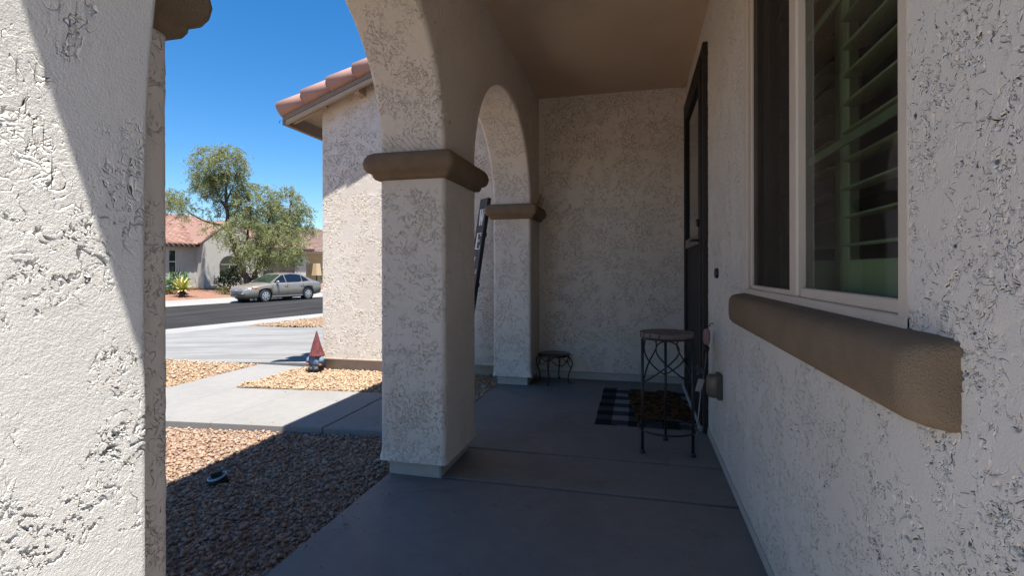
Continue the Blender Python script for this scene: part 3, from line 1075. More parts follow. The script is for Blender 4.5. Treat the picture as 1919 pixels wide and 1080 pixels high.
mb = MB(); mb.quad((XR + 0.014, FY3, zb), (XR + 0.014, FY2, zb), (XR + 0.014, FY2, zt), (XR + 0.014, FY3, zt)); o = obj('insect_screen', mb, M['screen'], win)
# muntin bars behind the fixed glass
for z in (1.400, 1.765, 2.13):
    wpart('muntin', XR + 0.030, XR + 0.036, FY0, FY1 + 0.02, z, z + 0.022, M['muntin'], 0.001)
# shutters inside
XSH = 0.575
def shutter_panel(y0, y1):
    for a, b in ((y0, y0 + 0.050), (y1 - 0.050, y1)):
        wpart('shutter_stile', XSH, XSH + 0.028, a, b, 0.985, 2.47, M['shutter'])
    wpart('shutter_rail', XSH + 0.002, XSH + 0.026, y0 + 0.05, y1 - 0.05, 0.985, 1.125, M['shutter'])
    wpart('shutter_rail', XSH + 0.002, XSH + 0.026, y0 + 0.05, y1 - 0.05, 2.38, 2.47, M['shutter'])
    z = 1.168; 
    global LOUV
    while z < 2.36:
        # louver blade, tilted a little, lens shaped section
        sec = []
        for k in range(10):
            t = 2 * PI * k / 10
            sec.append((0.038 * math.cos(t), 0.0060 * math.sin(t)))
        ca, sa = math.cos(0.10), math.sin(0.10)
        poly = [(XSH + 0.014 + c * ca - s * sa, z + c * sa + s * ca) for c, s in sec]
        mb = MB(True); mb.prism(poly, 1, y0 + 0.052, y1 - 0.052)
        obj('louver', mb, M['shutter'], win)
        z += 0.0785
shutter_panel(0.99, 1.655)
shutter_panel(1.660, 1.99 + 0.33)
wpart('shutter_frame', XR + 0.06, XSH + 0.03, WY0 - 0.06, WY0 - 0.035, 0.96, 2.49, M['shutter'])
wpart('shutter_frame', XR + 0.06, XSH + 0.03, WY1 - 0.04, WY1 + 0.02, 0.96, 2.49, M['shutter'])
wpart('shutter_frame', XR + 0.06, XSH + 0.03, WY0 - 0.035, WY1 - 0.04, 0.955, 0.983, M['shutter'])
# dark room behind the window
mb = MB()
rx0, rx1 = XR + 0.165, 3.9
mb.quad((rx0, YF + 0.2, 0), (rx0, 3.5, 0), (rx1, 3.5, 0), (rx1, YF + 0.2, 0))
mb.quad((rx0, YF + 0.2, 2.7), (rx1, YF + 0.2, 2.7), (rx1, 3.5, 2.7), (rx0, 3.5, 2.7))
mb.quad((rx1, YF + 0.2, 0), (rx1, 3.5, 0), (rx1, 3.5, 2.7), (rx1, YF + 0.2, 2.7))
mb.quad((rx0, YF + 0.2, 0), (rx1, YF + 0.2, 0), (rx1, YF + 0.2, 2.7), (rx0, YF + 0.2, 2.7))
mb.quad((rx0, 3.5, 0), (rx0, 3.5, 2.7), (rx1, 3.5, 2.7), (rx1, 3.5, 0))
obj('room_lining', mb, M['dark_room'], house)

# door -----------------------------------------------------------------------------
door = obj('security_door', MB().bbox(XR - 0.034, XR + 0.03, DY0 - 0.02, DY0 + 0.045, 0.005, DZ1 + 0.012, 0.003), M['door_brown'], house)
door['label'] = 'tall dark bronze security door standing proud of the entry wall'
def dpart(name, x0, x1, y0, y1, z0, z1, mat, r=0.003):
    mb = MB(); mb.bbox(x0, x1, y0, y1, z0, z1, r)
    return obj(name, mb, mat, door)
dpart('frame', XR - 0.034, XR + 0.03, DY1 - 0.02, DY1 + 0.03, 0.005, DZ1 + 0.012, M['door_metal'])
dpart('frame', XR - 0.033, XR + 0.03, DY0 + 0.045, DY1 - 0.02, DZ1 - 0.05, DZ1 + 0.010, M['door_metal'])
for a, b in ((DY0 + 0.05, DY0 + 0.075), (DY0 + 0.085, DY0 + 0.20), (DY1 - 0.14, DY1 - 0.03)):
    dpart('stile', XR - (0.044 if b - a < 0.05 else 0.040), XR + 0.01, a, b, 0.02, DZ1 - 0.055, M['door_metal'], 0.006)
dpart('rail', XR - 0.040, XR + 0.01, DY0 + 0.20, DY1 - 0.14, DZ1 - 0.17, DZ1 - 0.055, M['door_metal'])
dpart('rail', XR - 0.036, XR + 0.01, DY0 + 0.20, DY1 - 0.14, 1.28, 1.355, M['door_rail'])
dpart('rail', XR - 0.040, XR + 0.01, DY0 + 0.20, DY1 - 0.14, 0.02, 0.20, M['door_metal'])
mb = MB(); mb.quad((XR - 0.018, DY1 - 0.14, 1.355), (XR - 0.018, DY0 + 0.20, 1.355), (XR - 0.018, DY0 + 0.20, DZ1 - 0.17), (XR - 0.018, DY1 - 0.14, DZ1 - 0.17))
obj('pane', mb, M['far_glass'], door)
dpart('kick_panel', XR - 0.022, XR + 0.0, DY0 + 0.20, DY1 - 0.14, 0.20, 1.28, M['door_metal'])
mb = MB(True); mb.tube([(XR - 0.040, DY0 + 0.14, 1.30), (XR - 0.085, DY0 + 0.14, 1.30), (XR - 0.090, DY0 + 0.16, 1.30), (XR - 0.090, DY0 + 0.26, 1.298)], 0.009, 10)
obj('handle', mb, M['black_metal'], door)
mb = MB(True); mb.T = Matrix.Translation((XR - 0.05, DY0 + 0.14, 1.42)) @ Matrix.Rotation(PI / 2, 4, 'Y'); mb.lathe([(0.026, -0.008), (0.026, 0.006), (0.02, 0.010)], seg=20)
obj('deadbolt', mb, M['black_metal'], door)
dpart('threshold', XR - 0.055, XR + 0.02, DY0 + 0.03, DY1 + 0.01, 0.0, 0.035, M['plinth'])
mb = MB(); mb.quad((XR + 0.031, DY1, 0), (XR + 0.031, DY0, 0), (XR + 0.031, DY0, DZ1), (XR + 0.031, DY1, DZ1))
obj('backing', mb, M['door_metal'], door)

# outlet with bubble cover, doorbell
mb = MB(); mb.bbox(XR - 0.030, XR - 0.001, 2.990, 3.085, 0.372, 0.515, 0.006)
ob = obj('outlet_box', mb, plain('outlet_grey', (0.055, 0.052, 0.047), 0.5), house); ob['label'] = 'weatherproof outlet box with tan bubble cover low on the entry wall'
mb = MB(True)
rows = [(0.0, 1.0), (0.024, 1.0), (0.042, 0.90), (0.050, 0.62), (0.052, 0.0)]
V = []; F = []
for d, s in rows:
    for k in range(20):
        t = 2 * PI * k / 20
        c = abs(math.cos(t)) ** 0.5 * math.copysign(1, math.cos(t)); q = abs(math.sin(t)) ** 0.5 * math.copysign(1, math.sin(t))
        V.append((XR - 0.030 - d, 3.0375 + 0.042 * s * c, 0.444 + 0.066 * s * q))
for i in range(4):
    for k in range(20):
        l = (k + 1) % 20
        F.append((i * 20 + k, (i + 1) * 20 + k, (i + 1) * 20 + l, i * 20 + l))
mb.add(V, F)
obj('cover', mb, plain('tan_plastic', (0.125, 0.098, 0.072), 0.35), ob)
mb = MB(True); mb.T = Matrix.Translation((XR - 0.002, 3.16, 1.075)) @ Matrix.Rotation(-PI / 2, 4, 'Y'); mb.lathe([(0.030, 0.0), (0.030, 0.012), (0.024, 0.018), (0.008, 0.019)], seg=20)
ob = obj('doorbell', mb, M['black_metal'], house)

# ------------------------------------------------------------------ roofs
def tile_field(origin, udir, sdir, width, length, tw, expo, rad, overl=0.06, seg=6):
    """rows of half barrel tiles: joined mesh. udir along the eave, sdir up the slope (unit vectors)"""
    o = Vector(origin); u = Vector(udir).normalized(); s = Vector(sdir).normalized(); n = u.cross(s)
    if n.z < 0: n = -n
    nu = int(width / tw); ns = int(math.ceil(length / expo))
    V = []; F = []
    o = np.array(o); u = np.array(u); s = np.array(s); n = np.array(n)
    for j in range(ns):
        for i in range(nu):
            c = o + u * (tw * (i + 0.5) + random.uniform(-.004, .004)) + s * (expo * j + random.uniform(-.01, .01))
            for (t, lift, rr) in ((0, 0.030, rad), (expo + overl, 0.004, rad * 0.88)):
                for k in range(seg + 1):
                    a = PI * k / seg
                    V.append(c + s * t + u * (rr * math.cos(a)) + n * (rr * 0.85 * math.sin(a) + lift))
            b = len(V) - 2 * (seg + 1)
            for k in range(seg):
                F.append((b + k, b + k + 1, b + seg + 2 + k, b + seg + 1 + k))
            F.append(tuple(b + k for k in range(seg + 1))[::-1])
    me_v = np.array(V)
    return me_v, F


# garage roof: rake at the front, left eave
RS = 0.36; RSL = math.atan(RS)
XE, ZE = -3.815, 2.835       # eave line of the deck underside
groof = obj('garage_roof', MB().prism([(XE, ZE + 0.03), (1.2, ZE + 0.03 + RS * (1.2 - XE)), (1.2, ZE + 0.06 + RS * (1.2 - XE)), (XE, ZE + 0.06)], 1, 4.927, 11.3), M['soffit'], house)
groof['label'] = 'clay tiled gable roof edge of the garage against the sky'
# barge along the rake, upper part darkened for the tiles' shadow, and eave board
mb = MB(); mb.prism([(XE - 0.0, ZE - 0.060), (XE + 3.4, ZE - 0.060 + RS * 3.4), (XE + 3.4, ZE + 0.055 + RS * 3.4), (XE - 0.0, ZE + 0.055)], 1, 4.897, 4.925)
obj('barge_shaded_part', mb, M['fascia'], groof)
mb = MB(); mb.prism([(XE + 0.004, ZE - 0.105), (XE + 3.4, ZE - 0.105 + RS * 3.4), (XE + 3.4, ZE - 0.062 + RS * 3.4), (XE + 0.004, ZE - 0.062)], 1, 4.905, 4.945)
obj('barge_lit_part', mb, M['soffit'], groof)  # lower part of the same barge, coloured lighter as its sunlit strip
mb = MB(); mb.prism([(XE - 0.03, ZE - 0.115), (XE, ZE - 0.105), (XE, ZE + 0.05), (XE - 0.03, ZE + 0.04)], 1, 4.90, 11.3)
obj('eave_board', mb, M['fascia'], groof)
mb = MB(); mb.prism([(XE + 0.002, ZE - 0.065), (XG + 0.10, ZE - 0.065 + RS * (XG + 0.10 - XE)), (XG + 0.10, ZE + 0.026 + RS * (XG + 0.10 - XE)), (XE + 0.002, ZE + 0.026)], 1, 5.03, 5.07)
obj('rafter', mb, M['soffit'], groof)
for yk in (5.9, 6.8, 7.7):
    mb = MB(); mb.prism([(XE + 0.002, ZE - 0.065), (XG + 0.10, ZE - 0.065 + RS * (XG + 0.10 - XE)), (XG + 0.10, ZE + 0.026 + RS * (XG + 0.10 - XE)), (XE + 0.002, ZE + 0.026)], 1, yk, yk + 0.04)
    obj('rafter', mb, M['soffit'], groof)
for xl in (-2.98, -1.9):
    zl = ZE + RS * (xl - XE)
    mb = MB(); mb.prism([(xl, zl - 0.13), (xl + 0.055, zl - 0.13 + 0.02), (xl + 0.045, zl + 0.04), (xl, zl + 0.025)], 1, 4.947, YB + 0.02)
    obj('lookout', mb, M['soffit'], groof)
# rake tiles, each its own piece
sdir = Vector((math.cos(RSL), 0, math.sin(RSL)))
def rake_tile_mesh(L=0.46):
    mb = MB(True); seg = 10; V = []; F = []
    up = Vector((-math.sin(RSL), 0, math.cos(RSL))); fr = Vector((0, -1, 0))
    for t, r0, lift in ((0.0, 0.106, 0.022), (L, 0.084, 0.0)):
        for r in (r0, r0 - 0.016):
            for k in range(seg + 1):
                a = math.radians(-62 + 210 * k / seg)
                V.append(tuple(sdir * t + fr * (r * math.cos(a)) + up * (r * math.sin(a) + lift)))
    q = seg + 1
    for k in range(seg):
        F.append((k, 2 * q + k, 2 * q + k + 1, k + 1))
        F.append((q + k, q + k + 1, 3 * q + k + 1, 3 * q + k))
        F.append((k, k + 1, q + k + 1, q + k))
        F.append((2 * q + k, 3 * q + k, 3 * q + k + 1, 2 * q + k + 1))
    F.append((0, q, 3 * q, 2 * q)); F.append((seg, 2 * q + seg, 3 * q + seg, q + seg))
    mb.add(V, F); return mb
rt_mb = rake_tile_mesh()
base0 = Vector((XE - 0.060, 4.945, ZE + 0.040))
rt_me = None
inv = WORLD_AT['house'].inverted()
tile_objs = []
tile_me = fast_mesh('rake_tile', np.array(rt_mb.v), rt_mb.f, True); tile_me.materials.append(M['clay'])
for i in range(12):
    o = bpy.data.objects.new('rake_tile', tile_me); COL.objects.link(o); o.parent = groof
    o.location = inv @ (base0 + sdir * (0.335 * i)); o.rotation_euler = (random.uniform(-.02, .02), random.uniform(-.012, .012), random.uniform(-.012, .012))
V, F = tile_field((XE - 0.06, 5.07, ZE + 0.075), (0, 1, 0), sdir, 6.2, 5.4, 0.31, 0.36, 0.105)
tag(obj('field_tiles', fast_mesh('field_tiles', V, F, True), M['clay'], groof), kind='stuff')
mb = MB(True); mb.tube([(XE - 0.035, 4.885, ZE - 0.07), (XE - 0.05, 4.88, ZE - 0.075), (XE - 0.055, 4.88, ZE - 0.09), (XE - 0.045, 4.88, ZE - 0.10)], 0.003, 6)
obj('hook', mb, M['black_metal'], groof)

# porch roof above the arcade
PX, PZ = -1.83, 3.12
proof = obj('porch_roof', MB().prism([(PX, PZ), (4.2, PZ + 0.33 * (4.2 - PX)), (4.2, PZ + 0.05 + 0.33 * (4.2 - PX)), (PX, PZ + 0.05)], 1, YF - 0.02, YB + 0.02), M['soffit'], house)
ps = Vector((1, 0, 0.33)).normalized()
V, F = tile_field((PX + 0.03, YF + 0.02, PZ + 0.045), (0, 1, 0), ps, 4.68, 6.5, 0.31, 0.36, 0.105)
tag(obj('field_tiles', fast_mesh('field_tiles', V, F, True), M['clay'], proof), kind='stuff')
mb = MB(); mb.box(PX - 0.028, PX - 0.002, YF - 0.02, YB + 0.02, PZ - 0.12, PZ + 0.045)
obj('eave_board', mb, M['fascia'], proof)
mb = MB(); mb.box(PX, XO + 0.02, YP + 0.0, YB - 0.02, ZT - 0.075, ZT - 0.055)
obj('soffit', mb, M['soffit'], proof)

# ------------------------------------------------------------------ house across the street
def wmb(mb, u0, u1, v0, v1, z0, z1):
    """box in the street frame (u away from our house, v along the street)"""
    V = [W(u, v, z) for z in (z0, z1) for v in (v0, v1) for u in (u0, u1)]
    mb.add(V, [(0, 2, 3, 1), (4, 5, 7, 6), (0, 1, 5, 4), (2, 6, 7, 3), (0, 4, 6, 2), (1, 3, 7, 5)])
    return mb
M['opp_stucco'] = plain('grey_white_stucco', (0.47, 0.45, 0.41), 0.9, var=0.05, nscale=3, bmp=0.006, bscale=40, spec=0.2)
M['opp_trim'] = plain('beige_trim', (0.42, 0.36, 0.27), 0.9, var=0.06)
M['garage_door'] = plain('taupe_garage_door', (0.20, 0.155, 0.12), 0.7, var=0.05)
M['tan_stucco'] = plain('tan_stucco', (0.42, 0.29, 0.165), 0.9, var=0.06, nscale=3, bmp=0.005, bscale=40, spec=0.2)
M['opp_fascia'] = plain('dark_fascia', (0.13, 0.10, 0.085), 0.8)
opp = thing('tiled_house', 'white stucco house with red tiled hip roof and arched window behind the tree', 'house', W(32, 22, 0))
U0 = 32.0
def part(name, mb, mat, parent, label=None):
    o = obj(name, mb, mat, parent)
    if label: o['label'] = label
    return o
mb = MB()
wmb(mb, U0, U0 + 0.2, 8, 18.52, -0.15, 2.62); wmb(mb, U0, U0 + 0.2, 18.52, 18.95, -0.15, 0.97); wmb(mb, U0, U0 + 0.2, 18.52, 18.95, 2.28, 2.62)
wmb(mb, U0, U0 + 0.2, 18.95, 20.2, -0.15, 2.62); wmb(mb, U0 + 0.2, U0 + 9, 8, 8.2, -0.15, 2.62); wmb(mb, U0 + 9, U0 + 9.2, 8, 28.8, -0.15, 2.62)
wmb(mb, U0 + 0.02, U0 + 0.2, 24.0, 25.0, -0.15, 2.6); wmb(mb, U0 + 0.02, U0 + 0.2, 25.0, 27.75, 2.12, 2.6)
wmb(mb, U0 + 0.2, U0 + 9, 28.6, 28.8, -0.15, 2.6)
part('wall', mb, M['opp_stucco'], opp)
mb = MB(); wmb(mb, U0 + 0.0, U0 + 0.25, 27.75, 28.80, -0.3, 2.6)
part('pillar', mb, M['opp_stucco'], opp)
# projecting arched bay: rounded top opening
bay = MB()
UB = 31.35; vc = 21.98; hw = 0.72; zs_, rr = 1.35, 0.68
vs = np.linspace(20.2, 24.0, 77)
def bay_top(v): return 2.75 + 1.45 * max(0.0, 1 - abs(v - 22.1) / 1.95) ** 0.9
for a, b in zip(vs[:-1], vs[1:]):
    m = (a + b) / 2
    if abs(m - vc) < hw:
        zt_ = zs_ + rr * math.sqrt(max(0, 1 - ((m - vc) / hw) ** 2))
        wmb(bay, UB, UB + 0.25, a, b, -0.15, 0.60); wmb(bay, UB, UB + 0.25, a, b, zt_, bay_top(m))
    else:
        wmb(bay, UB, UB + 0.25, a, b, -0.15, bay_top(m))
wmb(bay, UB + 0.25, U0 + 0.2, 20.2, 20.4, -0.15, 2.75); wmb(bay, UB + 0.25, U0 + 0.2, 23.8, 24.0, -0.15, 2.75)
part('bay_wall', bay, M['opp_stucco'], opp, 'gabled bay wall around the arched window')
mb = MB(); wmb(mb, UB - 0.06, UB + 0.02, vc - hw - 0.1, vc + hw + 0.1, 0.52, 0.62); part('sill', mb, M['opp_trim'], opp)
w = MB(); wmb(w, UB + 0.10, UB + 0.12, vc - hw, vc + hw, 0.6, zs_ + rr)
aw = part('arched_window', w, M['far_glass'], opp)
mb = MB()
for v0, v1, z0, z1 in ((vc - hw, vc + hw, 1.43, 1.47), (vc - 0.02, vc + 0.02, 0.6, 1.43), (vc - hw, vc - hw + 0.05, 0.6, 1.42), (vc + hw - 0.05, vc + hw, 0.6, 1.42), (vc - hw, vc + hw, 0.6, 0.65)):
    wmb(mb, UB + 0.06, UB + 0.095, v0, v1, z0, z1)
part('frame', mb, M['opp_trim'], aw)
w = MB(); wmb(w, U0 + 0.08, U0 + 0.1, 18.52, 18.95, 0.97, 2.28)
aw = part('side_window', w, M['far_glass'], opp)
mb = MB(); wmb(mb, U0 + 0.05, U0 + 0.078, 18.52, 18.95, 1.58, 1.63)
for v0 in (18.52, 18.92): wmb(mb, U0 + 0.05, U0 + 0.078, v0, v0 + 0.03, 0.97, 2.28)
part('frame', mb, M['white_paint'], aw)
mb = MB(); wmb(mb, UB - 0.05, UB, 20.2, 24.0, -0.12, 0.10); wmb(mb, U0 - 0.04, U0, 18.95, 20.2, -0.12, 0.06)
part('base_band', mb, M['opp_trim'], opp)
gd = MB(); 
for k in range(4): wmb(gd, U0 + 0.10 + 0.004 * (k % 2), U0 + 0.14, 25.0, 27.75, -0.1 + 0.555 * k, -0.1 + 0.555 * (k + 1) - 0.02)
part('garage_door', gd, M['garage_door'], opp)
mb = MB(); wmb(mb, U0 - 0.06, U0 + 0.02, 24.3, 25.06, 1.72, 1.82); part('ledge', mb, M['opp_trim'], opp)
# wall lamp and number plate on the pillar
lamp = MB(True); lamp.T = Matrix.Translation(W(U0 - 0.10, 28.30, 1.68)); lamp.lathe([(0.02, 0.0), (0.07, 0.05), (0.085, 0.22), (0.10, 0.24), (0.03, 0.32), (0.01, 0.36)], seg=10)
lamp.T = None; lamp.tube([W(U0, 28.30, 1.95), W(U0 - 0.06, 28.30, 2.06), W(U0 - 0.10, 28.30, 2.03)], 0.012, 6)
part('wall_lamp', lamp, M['black_metal'], opp)
mb = MB(); wmb(mb, U0 - 0.02, U0, 28.15, 28.55, 1.38, 1.48); part('number_plate', mb, M['black_metal'], opp)
# hip roof
def Wv(u, v, z): return Vector(W(u, v, z))
EU, EZ = U0 - 0.36, 2.66
RU, RZ = U0 + 7.2, 5.10
deck = MB()
e0, e1, e2, e3 = W(EU, 7.4, EZ), W(EU, 29.3, EZ), W(U0 + 15, 29.3, EZ), W(U0 + 15, 7.4, EZ)
r0, r1 = W(RU, 14.6, RZ), W(RU, 24.2, RZ)
deck.add([e0, e1, e2, e3, r0, r1], [(1, 0, 4, 5), (2, 1, 5), (3, 2, 5, 4), (0, 3, 4), (0, 1, 2, 3)])
roof = part('roof', deck, M['clay_far'], opp)
mb = MB(); wmb(mb, EU - 0.0, EU + 0.04, 7.4, 20.0, EZ - 0.16, EZ + 0.02); wmb(mb, EU, EU + 0.04, 24.2, 29.3, EZ - 0.16, EZ + 0.02); wmb(mb, EU, U0, 29.26, 29.3, EZ - 0.16, EZ + 0.02)
wmb(mb, EU + 0.04, U0, 7.4, 20.2, EZ - 0.10, EZ - 0.06); wmb(mb, EU + 0.04, U0 + 0.02, 24.0, 29.26, EZ - 0.10, EZ - 0.06)
part('eave_board', mb, M['opp_fascia'], roof)
slope = (Wv(RU, 0, RZ) - Wv(EU, 0, EZ)); sl = slope.length; slope.normalize()
V, F = tile_field(W(EU - 0.05, 7.4, EZ + 0.02), SV, slope, 21.9, sl - 0.1, 0.31, 0.40, 0.12, seg=5)
# clip to the hip trapezoid
keepF = []
lo = np.array(W(EU, 0, 0)); 
for f in F:
    c = sum((V[i] for i in f), np.zeros(3)) / len(f)
    u = NU.x * c[0] + NU.y * c[1]; v = SV.x * c[0] + SV.y * c[1]
    t = (u - EU) / (RU - EU)
    if 7.4 + 7.2 * t - 0.1 < v < 29.3 - 5.1 * t + 0.1 and not (20.15 < v < 24.05 and u < UB + 0.2):
        keepF.append(f)
tag(part('roof_tiles', fast_mesh('roof_tiles', V, keepF, True), M['clay_far'], roof), kind='stuff')
# gable roof over the bay
mb = MB(True)
for s in (-1, 1):
    for k in range(7):
        for q in range(8):
            pass
gp = [(20.0, 2.72), (22.1, 4.30), (24.2, 2.72)]
mb = MB()
for (va, za), (vb, zb_) in ((gp[0], gp[1]), (gp[1], gp[2])):
    a, b, c, d = W(UB - 0.02, va, za), W(UB - 0.02, vb, zb_), W(RU - 2.0, vb, zb_), W(U0 + 0.5, va, za)
    up = (0, 0, 0.09)
    A2 = [tuple(np.array(p) + np.array(up)) for p in (a, b, c, d)]
    mb.add([a, b, c, d] + A2, [(0, 1, 2, 3), (4, 7, 6, 5), (0, 4, 5, 1), (1, 5, 6, 2), (2, 6, 7, 3), (3, 7, 4, 0)])
part('bay_roof', mb, M['clay_far'], opp)
mb = MB(True)
for k in range(26):
    t = k / 26
    for (A_, B_) in (((RU, 14.6, RZ), (RU, 24.2, RZ)), ((EU, 29.3, EZ), (RU, 24.2, RZ))):
        p = Wv(*A_).lerp(Wv(*B_), t); q = Wv(*A_).lerp(Wv(*B_), t + 1.1 / 26)
        mb.tube([p + Vector((0, 0, 0.06)), q + Vector((0, 0, 0.04))], [0.14, 0.11], 8)
tag(part('ridge_tiles', mb, M['clay_far'], roof), kind='stuff')

# brown neighbour house
nb = thing('brown_house', 'tan house with brown flat tiled roof beyond the parked car', 'house', W(34, 33, 0))
mb = MB(); wmb(mb, 34.0, 34.2, 29.9, 44, -0.2, 2.68); wmb(mb, 34.2, 44, 29.9, 30.1, -0.2, 2.68); wmb(mb, 44, 44.2, 29.9, 44, -0.2, 2.68); wmb(mb, 34.2, 44, 43.8, 44, -0.2, 2.68)
part('wall', mb, M['tan_stucco'], nb)
eu, ez, ru, rz = 33.35, 2.60, 39.5, 5.15
deck = MB(); deck.add([W(eu, 29.4, ez), W(eu, 45, ez), W(ru, 45, rz), W(ru, 29.4, rz), W(ru + 6.2, 45, ez), W(ru + 6.2, 29.4, ez)], [(1, 0, 3, 2), (2, 3, 5, 4), (0, 1, 4, 5), (0, 5, 3), (1, 2, 4)])
nroof = part('roof', deck, M['flat_tile'], nb)
mb = MB(); wmb(mb, eu, eu + 0.04, 29.4, 45, ez - 0.16, ez + 0.02); wmb(mb, eu + 0.04, 34.0, 29.4, 45, ez - 0.10, ez - 0.07)
part('eave_board', mb, M['soffit'], nroof)
sd = (Wv(ru, 0, rz) - Wv(eu, 0, ez)); L = sd.length; sd.normalize(); nn = SV.cross(sd); nn = nn if nn.z > 0 else -nn
mb = MB()
nrow = int(L / 0.36)
for j in range(nrow):
    for i in range(44):
        o_ = Wv(eu - 0.04, 29.4 + i * 0.353 + (0.176 if j % 2 else 0), ez) + sd * (j * 0.36)
        a = o_ + nn * 0.052; b = o_ + SV * 0.345 + nn * (0.052 + random.uniform(-.004, .004)); c = b + sd * 0.42 - nn * 0.042; d = a + sd * 0.42 - nn * 0.042
        mb.add([tuple(a), tuple(b), tuple(c), tuple(d), tuple(a - nn * 0.03), tuple(b - nn * 0.03)], [(0, 1, 2, 3), (0, 4, 5, 1)])
tag(part('roof_tiles', mb, M['flat_tile'], nroof), kind='stuff')

# stone-like tan pier with coach lamp base and pots before the brown house
mb = MB()
def frustum(mb, u, v, r0, r1, z0, z1):
    V = [W(u + a * r0, v + b * r0, z0) for a, b in ((-1, -1), (1, -1), (1, 1), (-1, 1))] + [W(u + a * r1, v + b * r1, z1) for a, b in ((-1, -1), (1, -1), (1, 1), (-1, 1))]
    mb.add(V, [(0, 1, 2, 3), (4, 7, 6, 5), (0, 4, 5, 1), (1, 5, 6, 2), (2, 6, 7, 3), (3, 7, 4, 0)])
pg = thing('covered_post', 'tan covered standing post against the wall of the brown house', 'covered post', W(33.2, 31.0, 0))
frustum(mb, 33.2, 31.0, 0.28, 0.19, 0.62, 1.62)
part('cloth_cover', mb, plain('tan_cloth', (0.48, 0.35, 0.20), 0.9, bmp=0.01, bscale=12), pg)
mb = MB(True); mb.tube([W(33.2, 31.0, -0.03), W(33.2, 31.0, 0.66)], 0.05, 8); part('post', mb, M['black_metal'], pg)
mb = MB(True); mb.T = Matrix.Translation(W(33.2, 31.0, -0.05)); mb.lathe([(0.24, 0), (0.24, 0.03), (0.08, 0.10)], seg=14); part('base', mb, M['black_metal'], pg)

# ------------------------------------------------------------------ plants
def leaf_mat(name, a, b, c, trans=0.35):
    m, nt, p, out = new_mat(name)
    nt.nodes.remove(p)
    g = nt.nodes.new('ShaderNodeNewGeometry')
    col = ramp(nt, g.outputs['Random Per Island'], [(0.0, a), (0.5, b), (1.0, c)])
    d = N(nt, 'BsdfDiffuse'); t = N(nt, 'BsdfTranslucent'); mx = N(nt, 'MixShader'); mx.inputs[0].default_value = trans
    gl = N(nt, 'BsdfGlossy'); gl.inputs['Roughness'].default_value = 0.45; gl.inputs['Color'].default_value = (1, 1, 1, 1)
    mx2 = N(nt, 'MixShader'); mx2.inputs[0].default_value = 0.012
    nt.links.new(col, d.inputs['Color']); nt.links.new(col, t.inputs['Color'])
    nt.links.new(d.outputs[0], mx.inputs[1]); nt.links.new(t.outputs[0], mx.inputs[2])
    nt.links.new(mx.outputs[0], mx2.inputs[1]); nt.links.new(gl.outputs[0], mx2.inputs[2])
    nt.links.new(mx2.outputs[0], out.inputs['Surface'])
    return m


M['leaf_tree'] = leaf_mat('willow_leaf', (0.16, 0.195, 0.070), (0.27, 0.30, 0.125), (0.40, 0.39, 0.20), 0.5)
M['leaf_dark'] = leaf_mat('dark_leaf', (0.022, 0.050, 0.012), (0.040, 0.085, 0.020), (0.075, 0.13, 0.03), 0.3)
M['leaf_shrub'] = leaf_mat('shrub_leaf', (0.04, 0.10, 0.03), (0.08, 0.17, 0.05), (0.14, 0.22, 0.08), 0.3)
M['leaf_yellow'] = leaf_mat('agave_leaf', (0.20, 0.24, 0.06), (0.42, 0.40, 0.10), (0.10, 0.18, 0.06), 0.2)
M['leaf_olive'] = leaf_mat('olive_leaf', (0.14, 0.14, 0.05), (0.21, 0.20, 0.07), (0.26, 0.23, 0.09), 0.3)
M['bark'] = plain('brown_bark', (0.085, 0.062, 0.048), 0.95, var=0.3, nscale=9, bmp=0.03, bscale=30)

tx = Vector((0.75, 0.66, 0)); td = Vector((-0.66, 0.75, 0))     # axes across and away, as the tree stands
TB = Vector(W(27.5, 20.58, -0.32))
tree = thing('shade_tree', 'tall feathery olive green tree with forked trunk across the street', 'tree', TB)
def tp(r, d, z): return TB + tx * r + td * d + Vector((0, 0, z - TB.z))
def pxr(x): return (x - 469) * 0.0285
def pxz(y): return 1.1 + (505 - y) * 0.032
blobs = []
for (cx, cy, rx, ry, dd, wgt) in [(392, 312, 34, 38, 0.2, 0.9), (428, 308, 36, 36, -0.3, 1), (390, 345, 26, 26, 0.4, 0.6), (428, 352, 38, 34, 0.5, 1), (345, 385, 27, 26, 0.2, 0.42), (328, 375, 14, 16, 0.0, 0.15),
                              (478, 378, 42, 42, -0.4, 1.1), (540, 378, 36, 42, 0.3, 1.1), (520, 415, 50, 40, 0.7, 1.1), (462, 440, 46, 38, -0.9, 1.1), (522, 452, 52, 42, -0.8, 1.4),
                              (480, 480, 36, 24, -1.1, 0.5), (545, 478, 26, 22, -0.6, 0.35), (578, 405, 16, 34, 0.3, 0.35), (585, 425, 10, 14, 0.1, 0.1), (450, 395, 30, 26, 1.2, 0.5), (400, 395, 30, 12, 0.8, 0.12), (405, 430, 26, 14, -0.4, 0.14)]:
    blobs.append((Vector((pxr(cx), dd, pxz(cy))), rx * 0.0285, ry * 0.032, wgt))
trunk = MB(True)
def limb(pts, r0, r1, seg=8):
    P = []
    for i in range(len(pts) - 1):
        for k in range(6):
            t = k / 6
            p = Vector(pts[i]).lerp(Vector(pts[i + 1]), t)
            P.append(p + Vector((random.uniform(-1, 1), random.uniform(-1, 1), random.uniform(-1, 1))) * r0 * 0.18)
    P.append(Vector(pts[-1]))
    n = len(P)
    trunk.tube([tp(*p) for p in P], [r0 + (r1 - r0) * (i / (n - 1)) ** 0.8 for i in range(n)], seg)
    return P
base = (0.0, 0, -0.4)
limb([base, (-0.15, 0.0, 0.5), (-0.55, 0.1, 1.4), (-0.95, 0.2, 2.8), (-1.20, 0.2, 4.0), (-1.25, 0.1, 5.6), (-1.15, 0.0, 7.4)], 0.24, 0.05, 10)
